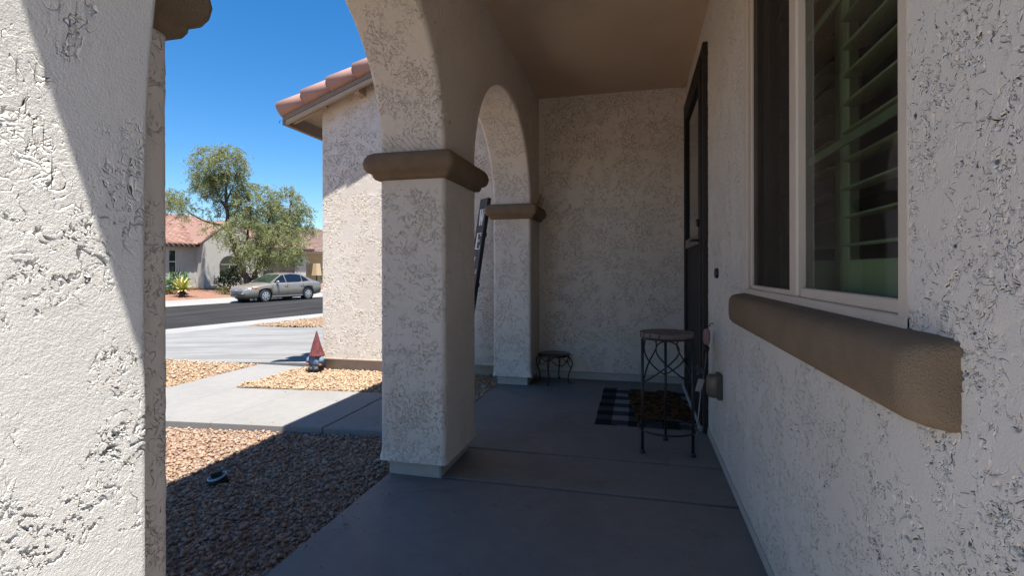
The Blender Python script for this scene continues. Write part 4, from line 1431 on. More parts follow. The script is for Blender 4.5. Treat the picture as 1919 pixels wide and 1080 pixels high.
limb([base, (0.15, 0.0, 0.4), (0.45, -0.1, 1.3), (0.75, 0.1, 2.6), (1.0, 0.2, 4.0), (1.35, 0.2, 5.4)], 0.22, 0.05, 10)
limb([(0.35, 0, 1.0), (0.9, -0.3, 2.0), (1.7, -0.2, 3.4), (2.2, 0.2, 4.6), (2.3, 0.2, 5.6)], 0.14, 0.04)
limb([(-0.5, 0.1, 1.2), (-0.2, 0.5, 2.4), (-0.1, 0.6, 3.6), (0.1, 0.6, 5.0)], 0.12, 0.03)
limb([(-1.0, 0.2, 3.2), (-1.6, 0.2, 3.75), (-2.4, 0.2, 3.95), (-3.1, 0.2, 4.4), (-3.6, 0.2, 5.0)], 0.08, 0.02)
limb([(-1.22, 0.2, 4.6), (-1.7, 0.3, 5.6), (-2.1, 0.2, 6.8), (-2.2, 0.2, 7.6)], 0.07, 0.02)
limb([(-1.22, 0.2, 5.2), (-0.9, 0.1, 6.1), (-0.7, 0.1, 6.9)], 0.06, 0.02)
limb([(0.9, 0.2, 3.6), (1.7, -0.4, 3.9), (2.6, -0.5, 3.6)], 0.07, 0.02)
LV = []; LF = []
def leaves_on(P, n, ll, lw, droop):
    """P: (k,3) strand points"""
    P = np.array(P); k = len(P)
    for _ in range(n):
        t = random.random() * (k - 1.001); i = int(t); p = P[i] + (P[i + 1] - P[i]) * (t - i)
        d = np.array([random.gauss(0, 1), random.gauss(0, 1), random.gauss(-droop, 0.7)]); d /= np.linalg.norm(d)
        s = np.cross(d, np.array([random.gauss(0, 1), random.gauss(0, 1), random.gauss(0, 1)])); s /= (np.linalg.norm(s) + 1e-9)
        l = ll * random.uniform(0.6, 1.3); w = lw * random.uniform(0.7, 1.3)
        b = len(LV)
        LV.extend([p, p + d * l * 0.5 + s * w * 0.5, p + d * l, p + d * l * 0.5 - s * w * 0.5])
        LF.append((b, b + 1, b + 2, b + 3))
for c, rh, rz, wgt in blobs:
    ns = int(122 * wgt)
    for _ in range(ns):
        while True:
            q = np.array([random.uniform(-1, 1) for _ in range(3)])
            r = np.linalg.norm(q)
            if 0.15 < r < 1: break
        q = q / r * r ** 0.55
        st = Vector((c.x + q[0] * rh, c.y + q[1] * max(rh, 0.9) * 1.0, c.z + q[2] * rz))
        # a fine twig toward the spray, then hanging strands
        outw = Vector((q[0], q[1], 0)) * 0.35
        twig = [tp(*(c.lerp(st, 0.45))), tp(*c.lerp(st, 0.8)), tp(*st)]
        if random.random() < 0.35: trunk.tube(twig, [0.022, 0.014, 0.008], 4, caps=False)
        for _s in range(random.choice((2, 3, 3))):
            ln = random.uniform(0.35, 0.85)
            dirn = Vector((random.gauss(0, 0.6) + outw.x, random.gauss(0, 0.6) + outw.y, random.uniform(-0.6, 0.35)))
            pts = [st]; d = dirn.normalized()
            for k in range(4):
                d = (d + Vector((0, 0, -0.34))).normalized()
                pts.append(pts[-1] + d * ln / 4)
            leaves_on([tp(*p) for p in pts], random.randint(16, 25), 0.15, 0.030, 0.9)
obj('trunk', trunk, M['bark'], tree)
obj('crown', fast_mesh('crown', np.array([tuple(p) for p in LV]), np.array(LF, dtype=np.int32)), M['leaf_tree'], tree)


def shrub(name, label, cat, loc, blobs_, n, ll, lw, mat, group=None):
    t = thing(name, label, cat, loc, group=group)
    V = []; F = []
    st = MB(True)
    L0 = Vector(loc)
    for (dx, dy, dz, r, rz) in blobs_:
        c = L0 + Vector((dx, dy, dz))
        st.tube([L0 + Vector((dx * 0.2, dy * 0.2, -0.05)), L0 + Vector((dx * 0.6, dy * 0.6, dz * 0.5)), c], [0.03, 0.02, 0.008], 5)
        for _ in range(n):
            q = np.random.default_rng(random.randint(0, 10 ** 9)).normal(size=3); q /= np.linalg.norm(q); q *= random.uniform(0.45, 1.05) ** 0.7
            p = np.array(c) + q * np.array([r, r, rz])
            d = q + np.array([random.gauss(0, .6), random.gauss(0, .6), random.gauss(0.2, .6)]); d /= np.linalg.norm(d)
            s = np.cross(d, np.array([random.gauss(0, 1), random.gauss(0, 1), random.gauss(0, 1)])); s /= np.linalg.norm(s) + 1e-9
            l = ll * random.uniform(.6, 1.3); w = lw * random.uniform(.7, 1.3); b = len(V)
            V.extend([p, p + d * l * .5 + s * w * .5, p + d * l, p + d * l * .5 - s * w * .5]); F.append((b, b + 1, b + 2, b + 3))
    obj('stems', st, M['bark'], t)
    obj('leaves', fast_mesh('leaves', np.array(V), np.array(F, dtype=np.int32)), mat, t)
    return t
shrub('bush', 'dark green bush left of the tree trunk under the arched window', 'bush', W(29.2, 20.9, -0.12), [(-0.3, -0.2, 0.75, 0.62, 0.55), (0.35, 0.2, 0.65, 0.6, 0.55), (0, 0, 1.0, 0.5, 0.45), (-0.6, -0.4, 0.45, 0.45, 0.4)], 420, 0.12, 0.06, M['leaf_dark'], 'dark bushes in front of the bay')
shrub('bush', 'dark green bush right of the tree trunk behind the car roof', 'bush', W(29.2, 22.9, -0.12), [(-0.1, -0.2, 0.7, 0.55, 0.5), (0.3, 0.2, 0.6, 0.5, 0.45)], 420, 0.12, 0.06, M['leaf_dark'], 'dark bushes in front of the bay')
shrub('small_bush', 'low yellowish olive bush beside the front of the parked car', 'bush', W(27.6, 18.85, -0.30), [(0, 0, 0.20, 0.36, 0.22), (0.2, 0.15, 0.15, 0.28, 0.18)], 300, 0.07, 0.03, M['leaf_olive'])
shrub('leafy_plant', 'broad leaved green plant behind the spiky agave', 'plant', W(28.6, 16.6, -0.22), [(-0.1, 0, 0.6, 0.5, 0.4), (0.3, 0.2, 0.85, 0.4, 0.35), (-0.4, -0.1, 0.35, 0.4, 0.3)], 90, 0.36, 0.09, M['leaf_shrub'])
shrub('potted_plant', 'small dark plant standing against the tan wall beside the covered post', 'plant', W(33.3, 31.75, 0.0), [(0, 0, 0.55, 0.25, 0.3), (0, 0, 0.9, 0.2, 0.25)], 120, 0.12, 0.05, M['leaf_dark'])

# agave: each blade its own leaf
AP = Vector(W(27.3, 16.45, -0.31))
agave = thing('agave', 'spiky yellow and green striped agave in the red gravel yard', 'agave', AP)
m_, nt_, p_, o_ = new_mat('agave_blade')
at_ = nt_.nodes.new('ShaderNodeUVMap')
co_ = coords(nt_)
ob_ = nt_.nodes.new('ShaderNodeObjectInfo')
nt_.links.new(ramp(nt_, ob_.outputs['Random'], [(0.0, (0.20, 0.28, 0.05)), (0.3, (0.42, 0.42, 0.08)), (0.75, (0.55, 0.50, 0.13)), (1.0, (0.14, 0.22, 0.06))]), p_.inputs['Base Color'])
p_.inputs['Roughness'].default_value = 0.5
M['agave_blade'] = m_
def blade_mesh():
    V = []; F = []
    for i in range(7):
        t = i / 6
        w = 0.055 * (1 - t ** 2.2) * (0.6 + 0.8 * min(1, t * 3)) + 0.001
        x = 0.80 * t; z = -0.10 * t * t
        V += [(x, -w, z + 0.018), (x, 0, z), (x, w, z + 0.018)]
    for i in range(6):
        for j in range(2):
            a = i * 3 + j; F.append((a, a + 3, a + 4, a + 1))
    return fast_mesh('blade', np.array(V), F, True)
bm_ = blade_mesh(); bm_.materials.append(M['agave_blade'])
for i in range(46):
    o = bpy.data.objects.new('blade', bm_); COL.objects.link(o); o.parent = agave
    el = random.uniform(-0.15, 1.35) if i > 10 else random.uniform(0.9, 1.5)
    sc_ = random.uniform(0.75, 1.1)
    o.location = (0, 0, 0.34); o.rotation_euler = (random.uniform(-.2, .2), -el, i * 2.399); o.scale = (sc_, sc_, sc_)
mb = MB(True); mb.T = Matrix.Translation(AP); mb.lathe([(0.16, -0.05), (0.14, 0.1), (0.10, 0.25), (0.08, 0.36)], seg=10)
for k in range(26):
    a = k * 2.4; r = random.uniform(0.12, 0.3)
    mb.tube([(0.08 * math.cos(a), 0.08 * math.sin(a), 0.28), (r * math.cos(a), r * math.sin(a), random.uniform(0.0, 0.15))], [0.02, 0.006], 4)
obj('stem', mb, M['bark'], agave)

# ------------------------------------------------------------------ parked car
def car_paint():
    m, nt, p, out = new_mat('champagne_paint')
    p.inputs['Base Color'].default_value = (0.30, 0.265, 0.225, 1)
    p.inputs['Metallic'].default_value = 0.5; p.inputs['Roughness'].default_value = 0.36
    p.inputs['Coat Weight'].default_value = 0.6; p.inputs['Coat Roughness'].default_value = 0.06
    nt.links.new(ramp(nt, noise(nt, coords(nt), 3, 2), [(0.3, (0.29, 0.252, 0.208)), (0.7, (0.325, 0.285, 0.235))]), p.inputs['Base Color'])
    return m
M['paint'] = car_paint()
M['tyre'] = plain('tyre_rubber', (0.018, 0.018, 0.019), 0.85)
M['rim'] = plain('silver_wheel', (0.55, 0.55, 0.56), 0.3, 0.7, var=0.03)
M['car_glass'] = plain('tinted_car_glass', (0.008, 0.011, 0.018), 0.05, var=0.1, spec=0.8)
m_, nt_, p_, o_ = new_mat('windscreen_glass')
nt_.links.new(ramp(nt_, noise(nt_, coords(nt_), 1.6, 3), [(0.35, (0.008, 0.016, 0.013)), (0.65, (0.035, 0.05, 0.04))]), p_.inputs['Base Color'])
p_.inputs['Roughness'].default_value = 0.05; p_.inputs['Specular IOR Level'].default_value = 0.8
M['windscreen'] = m_
M['lamp_glass'] = plain('headlight_glass', (0.62, 0.66, 0.70), 0.12, 0.2, var=0.15, nscale=14)
M['amber'] = plain('amber_lens', (0.75, 0.25, 0.03), 0.25)
M['red_lens'] = plain('red_lens', (0.50, 0.02, 0.015), 0.2)
M['grille'] = plain('grille_dark', (0.05, 0.052, 0.055), 0.4, 0.3)
M['black_plastic'] = plain('black_plastic', (0.015, 0.015, 0.016), 0.6)
CARP = Vector(W(22.92, 18.68, -0.520))
CROT = math.atan2(-SV.y, -SV.x)
car = thing('parked_car', 'champagne beige four door sedan parked at the far kerb under the tree', 'car', CARP, CROT)


def lerp_tab(tab, x):
    return float(np.interp(x, [t[0] for t in tab], [t[1] for t in tab]))
ZBELT = [(-2.42, 0.78), (-2.25, 0.93), (-1.6, 0.97), (-0.4, 0.945), (0.85, 0.925), (1.4, 0.87), (1.9, 0.79), (2.12, 0.725), (2.22, 0.66), (2.27, 0.56)]
ZCEN = [(-2.42, 0.84), (-2.30, 1.00), (-1.75, 1.045), (-0.4, 0.96), (0.85, 0.995), (1.4, 0.935), (1.9, 0.85), (2.12, 0.78), (2.22, 0.70), (2.27, 0.60)]
WID = [(-2.42, 0.66), (-2.32, 0.76), (-2.0, 0.845), (-1.3, 0.885), (0.0, 0.895), (1.2, 0.885), (1.7, 0.85), (2.0, 0.77), (2.16, 0.66), (2.27, 0.48)]
ZBOT = [(-2.42, 0.44), (-2.3, 0.32), (-1.7, 0.24), (-1.0, 0.20), (1.0, 0.20), (1.8, 0.21), (2.15, 0.24), (2.27, 0.30)]
xs_ = np.concatenate([[-2.42, -2.38, -2.32], np.linspace(-2.25, 2.1, 46), [2.16, 2.22, 2.27]])
V = []; F = []
for x in xs_:
    zb_, zk, zc, w = lerp_tab(ZBOT, x), lerp_tab(ZBELT, x), lerp_tab(ZCEN, x), lerp_tab(WID, x)
    zmid = (zb_ + zk) / 2
    half = [(0, zb_), (w - 0.14, zb_), (w - 0.05, zb_ + 0.03), (w - 0.012, zb_ + 0.11), (w + 0.004, zmid), (w, zk - 0.17), (w - 0.018, zk - 0.07), (w - 0.045, zk - 0.02), (w - 0.09, zk + 0.004), (w * 0.62, zk + (zc - zk) * 0.72), (w * 0.3, zk + (zc - zk) * 0.95), (0, zc)]
    ring = [(x, y, z) for y, z in half] + [(x, -y, z) for y, z in half[-2:0:-1]]
    V += ring
k = 22
for i in range(len(xs_) - 1):
    for j in range(k):
        l = (j + 1) % k
        F.append((i * k + j, i * k + l, (i + 1) * k + l, (i + 1) * k + j))
F.append(tuple(range(k))[::-1]); F.append(tuple((len(xs_) - 1) * k + j for j in range(k)))
body_me = fast_mesh('body', np.array(V), F, True)
tmp = bpy.data.objects.new('tmp_body', body_me); COL.objects.link(tmp)
cut = MB()
AX = (1.325, -1.325)
for ax in AX:
    for s in (-1, 1):
        cut.T = Matrix.Translation((ax, s * 0.86, 0.315)) @ Matrix.Rotation(PI / 2, 4, 'X')
        cut.lathe([(0.385, -0.20), (0.385, 0.20)], seg=28)
cm = fast_mesh('tmp_cut', np.array(cut.v), cut.f)
tc = bpy.data.objects.new('tmp_cut', cm); COL.objects.link(tc)
bo = tmp.modifiers.new('b', 'BOOLEAN'); bo.operation = 'DIFFERENCE'; bo.object = tc; bo.solver = 'EXACT'
dg = bpy.context.evaluated_depsgraph_get()
body_cut = bpy.data.meshes.new_from_object(tmp.evaluated_get(dg))
bpy.data.objects.remove(tmp); bpy.data.objects.remove(tc)
body_cut.name = 'body'; body_cut.materials.clear()
body = obj('body', body_cut, M['paint'], car, local=True)
# cabin
def hw(z): return 0.795 - (z - 0.93) * 0.43
PROF = [(1.02, 0.93), (0.62, 1.16), (0.22, 1.375), (0.05, 1.415), (-0.35, 1.445), (-0.75, 1.425), (-1.02, 1.375), (-1.45, 1.19), (-1.85, 1.02), (-1.7, 0.92)]
V = [(x, hw(z), z) for x, z in PROF] + [(x, -hw(z), z) for x, z in PROF]
n = len(PROF)
V += [(x, hw(z) * 0.55, z + (0.018 if 1 < i < 8 else 0.0)) for i, (x, z) in enumerate(PROF)] + [(x, -hw(z) * 0.55, z + (0.018 if 1 < i < 8 else 0)) for i, (x, z) in enumerate(PROF)]
F = [tuple(range(n)), tuple(range(n, 2 * n))[::-1]]
for i in range(n - 1):
    j = i + 1
    F += [(i, 2 * n + i, 2 * n + j, j), (2 * n + i, 3 * n + i, 3 * n + j, 2 * n + j), (3 * n + i, n + i, n + j, 3 * n + j)]
mb = MB(); mb.add(V, F)
obj('roof', mb, M['paint'], car, local=True)
def side_pt(x, z, s, off=0.006): return (x, s * (hw(z) + off), z)
for s in (1, -1):
    for nm, pl in (('side_window', [(0.80, 0.965), (0.06, 0.965), (0.10, 1.345), (0.22, 1.335), (0.58, 1.14)]),
                   ('side_window', [(0.0, 0.965), (-0.86, 0.975), (-0.98, 1.05), (-0.98, 1.33), (-0.72, 1.375), (-0.35, 1.395), (0.04, 1.355)]),
                   ('quarter_window', [(-1.02, 0.98), (-1.45, 1.03), (-1.30, 1.17), (-1.02, 1.32)])):
        q = [side_pt(x, z, s) for x, z in pl]
        mb = MB(); mb.add(q if s < 0 else q[::-1], [tuple(range(len(q)))]); obj(nm, mb, M['car_glass'], car, local=True)
mb = MB()
def cap_pt(x, z, f, off): return (x + off * 0.5, f * hw(z), z + off)
for (xa, za), (xb, zb2) in (((0.98, 0.955), (0.62, 1.163)), ((0.62, 1.163), (0.255, 1.36))):
    for fa, fb in ((-0.93, -0.55), (-0.55, 0.55), (0.55, 0.93)):
        o1 = 0.007; l = 0.012 if abs(fa) < 0.6 else 0; r_ = 0.012 if abs(fb) < 0.6 else 0
        mb.quad(cap_pt(xa, za, fa, o1 + l), cap_pt(xa, za, fb, o1 + r_), cap_pt(xb, zb2, fb, o1 + r_), cap_pt(xb, zb2, fa, o1 + l))
obj('windscreen', mb, M['windscreen'], car, local=True)
mb = MB()
for (xa, za), (xb, zb2) in (((-1.08, 1.355), (-1.45, 1.195)), ((-1.45, 1.195), (-1.78, 1.055))):
    for fa, fb in ((-0.9, -0.55), (-0.55, 0.55), (0.55, 0.9)):
        l = 0.02 if abs(fa) < 0.6 else 0.006; r_ = 0.02 if abs(fb) < 0.6 else 0.006
        mb.quad((xa - 0.006, fa * hw(za), za + l), (xa - 0.006, fb * hw(za), za + r_), (xb - 0.006, fb * hw(zb2), zb2 + r_), (xb - 0.006, fa * hw(zb2), zb2 + l))
obj('rear_window', mb, M['car_glass'], car, local=True)
# wheels
def wheel_meshes():
    t = MB(True); t.T = Matrix.Rotation(PI / 2, 4, 'X')
    t.lathe([(0.20, -0.095), (0.285, -0.10), (0.312, -0.085), (0.318, -0.05), (0.318, 0.05), (0.312, 0.085), (0.285, 0.10), (0.215, 0.095), (0.205, 0.07)], seg=28)
    r = MB(); r.T = Matrix.Rotation(PI / 2, 4, 'X')
    r.lathe([(0.213, 0.06), (0.213, 0.098), (0.185, 0.100)], seg=28, cap=False)
    r.lathe([(0.05, 0.06), (0.05, 0.104), (0.02, 0.108)], seg=14)
    for k in range(7):
        a = 2 * PI * k / 7
        R = Matrix.Rotation(PI / 2, 4, 'X') @ Matrix.Rotation(a, 4, 'Z')
        r.T = R
        r.add([(0.03, -0.034, 0.09), (0.195, -0.040, 0.088), (0.195, 0.040, 0.088), (0.03, 0.034, 0.09), (0.03, -0.034, 0.105), (0.195, -0.040, 0.100), (0.195, 0.040, 0.100), (0.03, 0.034, 0.105)], [(4, 5, 6, 7), (0, 1, 5, 4), (2, 3, 7, 6), (1, 2, 6, 5)])
    r.T = None
    d = MB(); d.T = Matrix.Rotation(PI / 2, 4, 'X'); d.lathe([(0.208, 0.03), (0.208, 0.05)], seg=24)
    return t, r, d
t_, r_, d_ = wheel_meshes()
tm = fast_mesh('tyre', np.array(t_.v), t_.f, True); tm.materials.append(M['tyre'])
rm = fast_mesh('rim', np.array(r_.v), r_.f); rm.materials.append(M['rim'])
dm = fast_mesh('brake_disc', np.array(d_.v), d_.f); dm.materials.append(M['black_plastic'])
for ax in AX:
    for s in (1, -1):
        w = bpy.data.objects.new('wheel', tm); COL.objects.link(w); w.parent = car
        w.location = (ax, s * 0.785, 0.318); w.rotation_euler = (0, 0, PI if s > 0 else 0)
        for nm, me in (('rim', rm), ('brake_disc', dm)):
            c = bpy.data.objects.new(nm, me); COL.objects.link(c); c.parent = w
# wheel house liners
for ax in AX:
    mb = MB(); mb.T = Matrix.Translation((ax, 0, 0.315)) @ Matrix.Rotation(PI / 2, 4, 'X')
    mb.lathe([(0.375, -0.845), (0.375, -0.67), (0.10, -0.66)], seg=24, cap=False); mb.lathe([(0.10, 0.66), (0.375, 0.67), (0.375, 0.845)], seg=24, cap=False)
    obj('wheel_arch', mb, M['black_plastic'], car, local=True)
def fsurf(y, z):
    """x of the nose at height z, offset y"""
    best = 2.27
    for x in np.linspace(2.27, 1.2, 200):
        if lerp_tab(WID, x) >= abs(y) + 0.005 and lerp_tab(ZBELT, x) >= z - 0.0: return float(x)
    return best
for s in (1, -1):
    pts = [(0.44, 0.61), (0.60, 0.62), (0.72, 0.65), (0.81, 0.73), (0.77, 0.765), (0.62, 0.735), (0.46, 0.70)]
    q = [(fsurf(y, z) + 0.012, s * y, z) for y, z in pts]
    mb = MB(); mb.add(q if s > 0 else q[::-1], [tuple(range(len(q)))]); obj('headlight', mb, M['lamp_glass'], car, local=True)
    q = [(1.93, s * 0.80, 0.69), (1.72, s * 0.862, 0.725), (1.74, s * 0.852, 0.775), (1.90, s * 0.79, 0.76)]
    q = [(x, s * (lerp_tab(WID, x) + 0.006), z) for x, _, z in q]
    mb = MB(); mb.add(q if s < 0 else q[::-1], [(0, 1, 2, 3)]); obj('turn_signal', mb, M['amber'], car, local=True)
    q = [(-2.20, s * 0.835, 0.72), (-2.405, s * 0.72, 0.72), (-2.385, s * 0.71, 0.90), (-2.22, s * 0.80, 0.92)]
    q = [(x, s * (lerp_tab(WID, x) + 0.008), z) for x, _, z in q]
    mb = MB(); mb.add(q if s > 0 else q[::-1], [(0, 1, 2, 3)]); obj('tail_light', mb, M['red_lens'], car, local=True)
    mb = MB(True)
    mb.T = Matrix.Translation((0.66, s * 0.93, 1.00)) @ Matrix.Diagonal((0.075, 0.10, 0.068, 1))
    mb.lathe([(0.02, -1), (0.6, -0.85), (0.95, -0.4), (1, 0), (0.9, 0.5), (0.55, 0.85), (0.02, 1)], seg=12)
    obj('mirror', mb, M['paint'], car, local=True)
    for hx in (0.12, -0.86):
        mb = MB(); mb.bbox(hx - 0.09, hx + 0.09, s * 0.90 - 0.012, s * 0.90 + 0.012, 0.775, 0.805, 0.006); obj('handle', mb, M['paint'], car, local=True)
    mb = MB()
    for dx in (0.93, 0.02, -0.98):
        mb.box(dx - 0.004, dx + 0.004, s * 0.8905 if s > 0 else -0.8935, s * 0.8935 if s < 0 else 0.8995, 0.33, 0.90)
    mb2 = MB(); mb2.bbox(-0.95, 0.95, s * 0.885 - 0.02, s * 0.885 + 0.02, 0.24, 0.29, 0.01); obj('sill', mb2, M['paint'], car, local=True)
    obj('door_gap', mb, M['black_plastic'], car, local=True)
mb = MB()
q = [(fsurf(y, z) + 0.014, y, z) for y, z in ((-0.40, 0.60), (-0.38, 0.53), (-0.2, 0.515), (0, 0.51), (0.2, 0.515), (0.38, 0.53), (0.40, 0.60), (0.36, 0.645), (0, 0.66), (-0.36, 0.645))]
mb.add(q, [tuple(range(len(q)))]); obj('grille', mb, M['grille'], car, local=True)
mb = MB(); mb.bbox(2.262, 2.285, -0.44, 0.44, 0.335, 0.375, 0.004); mb.bbox(2.262, 2.287, -0.46, 0.46, 0.40, 0.43, 0.004); obj('air_intake', mb, M['black_plastic'], car, local=True)
mb = MB(True); mb.T = Matrix.Translation((2.292, 0, 0.605)) @ Matrix.Rotation(PI / 2, 4, 'Y') @ Matrix.Diagonal((0.6, 1, 1, 1)); mb.lathe([(0.06, -0.004), (0.06, 0.006), (0.045, 0.008)], seg=16); obj('badge', mb, M['rim'], car, local=True)
mb = MB(); mb.tube([(1.25, -0.72, 0.92), (1.05, -0.74, 1.55)], 0.006, 5); obj('aerial', mb, M['black_plastic'], car, local=True)
mb = MB(); mb.box(-1.9, 1.9, -0.62, 0.62, 0.17, 0.24); obj('underbody', mb, M['black_plastic'], car, local=True)

# ------------------------------------------------------------------ garden gnome
GP = Vector((-3.485, 5.0, -0.022))
GS = 0.76
gnome = thing('garden_gnome', 'weathered garden gnome with tall red hat and blue coat at the garage corner', 'garden gnome', GP)
def lumpy(prof, seg, amp, seed, sx=1.0, sy=1.0, lean=0.0):
    r_ = np.random.default_rng(seed)
    mb = MB(True); V = []; F = []
    ph = r_.uniform(0, 6.28, 8)
    for i, (r, z) in enumerate(prof):
        for k in range(seg):
            t = 2 * PI * k / seg
            w = 1 + amp * (math.sin(5 * t + ph[0] + z * 22) * 0.5 + math.sin(3 * t - z * 40 + ph[1]) * 0.4 + math.sin(9 * t + z * 60 + ph[2]) * 0.35)
            V.append((r * w * math.cos(t) * sx + lean * z, r * w * math.sin(t) * sy, z))
    for i in range(len(prof) - 1):
        for k in range(seg):
            l = (k + 1) % seg
            F.append((i * seg + k, i * seg + l, (i + 1) * seg + l, (i + 1) * seg + k))
    F.append(tuple(range(seg))[::-1]); F.append(tuple((len(prof) - 1) * seg + k for k in range(seg)))
    mb.add(V, F); return mb
hatp = [(0.07, 0.150), (0.108, 0.152), (0.112, 0.165)] + [(0.106 - 0.100 * t ** 0.92, 0.172 + 0.262 * t) for t in np.linspace(0, 0.94, 22)] + [(0.009, 0.432), (0.003, 0.436)]
red = plain('gnome_red', (0.125, 0.028, 0.030), 0.75, var=0.45, nscale=55, bmp=0.01, bscale=90)
blue = plain('gnome_blue', (0.11, 0.175, 0.25), 0.75, var=0.35, nscale=45, bmp=0.006, bscale=80)
blk = plain('gnome_black', (0.022, 0.022, 0.026), 0.6, var=0.3, nscale=50)
mb = lumpy(hatp, 40, 0.055, 3); mb.v = [tuple(GP + Vector((p[0] * GS, p[1] * GS, p[2]))) for p in mb.v]; obj('hat', mb, red, gnome)
mb = lumpy([(0.085, 0.035), (0.098, 0.06), (0.100, 0.10), (0.094, 0.135), (0.075, 0.16)], 36, 0.035, 5, 1.05, 0.9); mb.v = [tuple(GP + Vector((p[0] * GS, p[1] * GS, p[2]))) for p in mb.v]; obj('coat', mb, blue, gnome)
for s in (-1, 1):
    mb = MB(True); mb.tube([tuple(GP + Vector((p[0] * GS, p[1] * GS, p[2]))) for p in ((s * 0.075, -0.01, 0.145), (s * 0.104, -0.035, 0.115), (s * 0.105, -0.06, 0.085))], [0.028, 0.030, 0.022], 10); obj('arm', mb, blue, gnome)
    mb = MB(True); mb.T = Matrix.Translation(GP + Vector((s * 0.103 * GS, -0.066 * GS, 0.068))); mb.lathe([(0.004, -0.02), (0.018, -0.012), (0.022, 0.0), (0.016, 0.014), (0.004, 0.02)], seg=10); obj('hand', mb, plain('gnome_hand', (0.22, 0.09, 0.075), 0.7), gnome)
    mb = MB(True); mb.T = Matrix.Translation(GP + Vector((s * 0.050 * GS, -0.045 * GS, 0.02)) @ Matrix.Diagonal((GS, GS, 1, 1))) @ Matrix.Diagonal((1, 1.5, 1, 1)); mb.lathe([(0.03, -0.03), (0.046, -0.015), (0.048, 0.0), (0.038, 0.022), (0.012, 0.034)], seg=14); obj('boot', mb, blk, gnome)
mb = MB(True); mb.T = Matrix.Translation(GP) @ Matrix.Diagonal((GS, GS, 1, 1)); mb.lathe([(0.09, -0.02), (0.095, 0.0), (0.098, 0.045), (0.08, 0.055)], seg=24); obj('base', mb, blk, gnome)
mb = MB(True); mb.T = Matrix.Translation(GP + Vector((0, -0.003, 0.058))) @ Matrix.Diagonal((GS, GS, 1, 1)); mb.lathe([(0.1035, 0.0), (0.1055, 0.006), (0.1035, 0.016)], seg=28, cap=False); obj('belt', mb, blk, gnome)

# ------------------------------------------------------------------ buried fitting in the near gravel
VP = Vector((-2.225, 2.315, -0.062))
fit = thing('ground_light', 'tilted black in-ground fitting with pale rim sticking out of the shaded gravel', 'ground light', VP)
R_ = Matrix.Translation(VP) @ Matrix.Rotation(math.radians(10), 4, 'X') @ Matrix.Rotation(math.radians(-9), 4, 'Y')
mb = MB(True); mb.T = R_; mb.lathe([(0.036, -0.05), (0.041, 0.0), (0.043, 0.030), (0.040, 0.033)], seg=28)
for k in range(28):
    a = 2 * PI * k / 28; mb.T = R_ @ Matrix.Rotation(a, 4, 'Z'); mb.box(0.040, 0.0455, -0.0018, 0.0018, -0.03, 0.026)
obj('body', mb, M['black_plastic'], fit)
mb = MB(True); mb.T = R_; mb.lathe([(0.046, 0.027), (0.049, 0.031), (0.048, 0.036), (0.043, 0.038), (0.040, 0.034)], seg=32, cap=False); obj('rim', mb, plain('pale_blue_rim', (0.32, 0.38, 0.42), 0.4), fit)
mb = MB(True); mb.T = R_; mb.lathe([(0.041, 0.031), (0.030, 0.034), (0.0, 0.035)], seg=28, cap=False); obj('cap', mb, plain('dark_green_cap', (0.015, 0.045, 0.035), 0.35), fit)
mb = MB(); mb.T = R_ @ Matrix.Rotation(0.5, 4, 'Z'); mb.bbox(-0.026, 0.026, -0.013, 0.013, 0.034, 0.060, 0.003); obj('knob', mb, M['black_plastic'], fit)

# ------------------------------------------------------------------ welcome sign
ln = 0.160
w_ = Vector((0.69, -0.724, 0)); l_ = Vector((0.724 * ln, 0.69 * ln, math.sqrt(1 - ln * ln))).normalized(); nF = w_.cross(l_).normalized()
if nF.y > 0: nF = -nF
SW, SLEN = 0.150, 1.84
top_right = Vector((-1.437, 4.79, 1.70))
so = top_right + l_ * 0.11 - l_ * SLEN - w_ * SW     # lower left corner of the face
sign = thing('welcome_sign', 'tall dark wooden board with white letters leaning behind the middle column', 'sign', so)
def sp(a, b, c=0.0): return tuple(so + w_ * a + l_ * b + nF * c)
mb = MB()
V = [sp(a, b, c) for c in (-0.022, 0) for b in (0, SLEN) for a in (0, SW)]
mb.add(V, [(0, 2, 3, 1), (4, 5, 7, 6), (0, 1, 5, 4), (2, 6, 7, 3), (0, 4, 6, 2), (1, 3, 7, 5)])
obj('board', mb, M['sign_wood'], sign)
for a0, a1 in ((-0.006, 0.0), (SW, SW + 0.006)):
    mb = MB(); V = [sp(a, b, c) for c in (-0.034, 0.003) for b in (0, SLEN) for a in (a0, a1)]
    mb.add(V, [(0, 2, 3, 1), (4, 5, 7, 6), (0, 1, 5, 4), (2, 6, 7, 3), (0, 4, 6, 2), (1, 3, 7, 5)]); obj('edge_strip', mb, M['black_paint'], sign)
for b0 in (0.45, 0.95, 1.45):
    mb = MB(); V = [sp(a, b, c) for c in (-0.040, -0.0225) for b in (b0, b0 + 0.04) for a in (0.002, SW + 0.012)]
    mb.add(V, [(0, 2, 3, 1), (4, 5, 7, 6), (0, 1, 5, 4), (2, 6, 7, 3), (0, 4, 6, 2), (1, 3, 7, 5)]); obj('batten', mb, M['black_paint'], sign)
def seg2(mb, x0, y0, x1, y1, t):
    d = Vector((x1 - x0, y1 - y0)); 
    if abs(d.x) < abs(d.y): o_ = Vector((t / 2, 0))
    else: o_ = Vector((0, t / 2))
    q = [(x0 - o_.x, y0 - o_.y), (x0 + o_.x, y0 + o_.y), (x1 + o_.x, y1 + o_.y), (x1 - o_.x, y1 - o_.y)]
    V = [sp(a, b, 0.0035) for a, b in q] + [sp(a, b, 0.0005) for a, b in q]
    mb.add(V, [(0, 1, 2, 3), (7, 6, 5, 4), (0, 4, 5, 1), (1, 5, 6, 2), (2, 6, 7, 3), (3, 7, 4, 0)])
LH, LWd = 0.165, 0.105
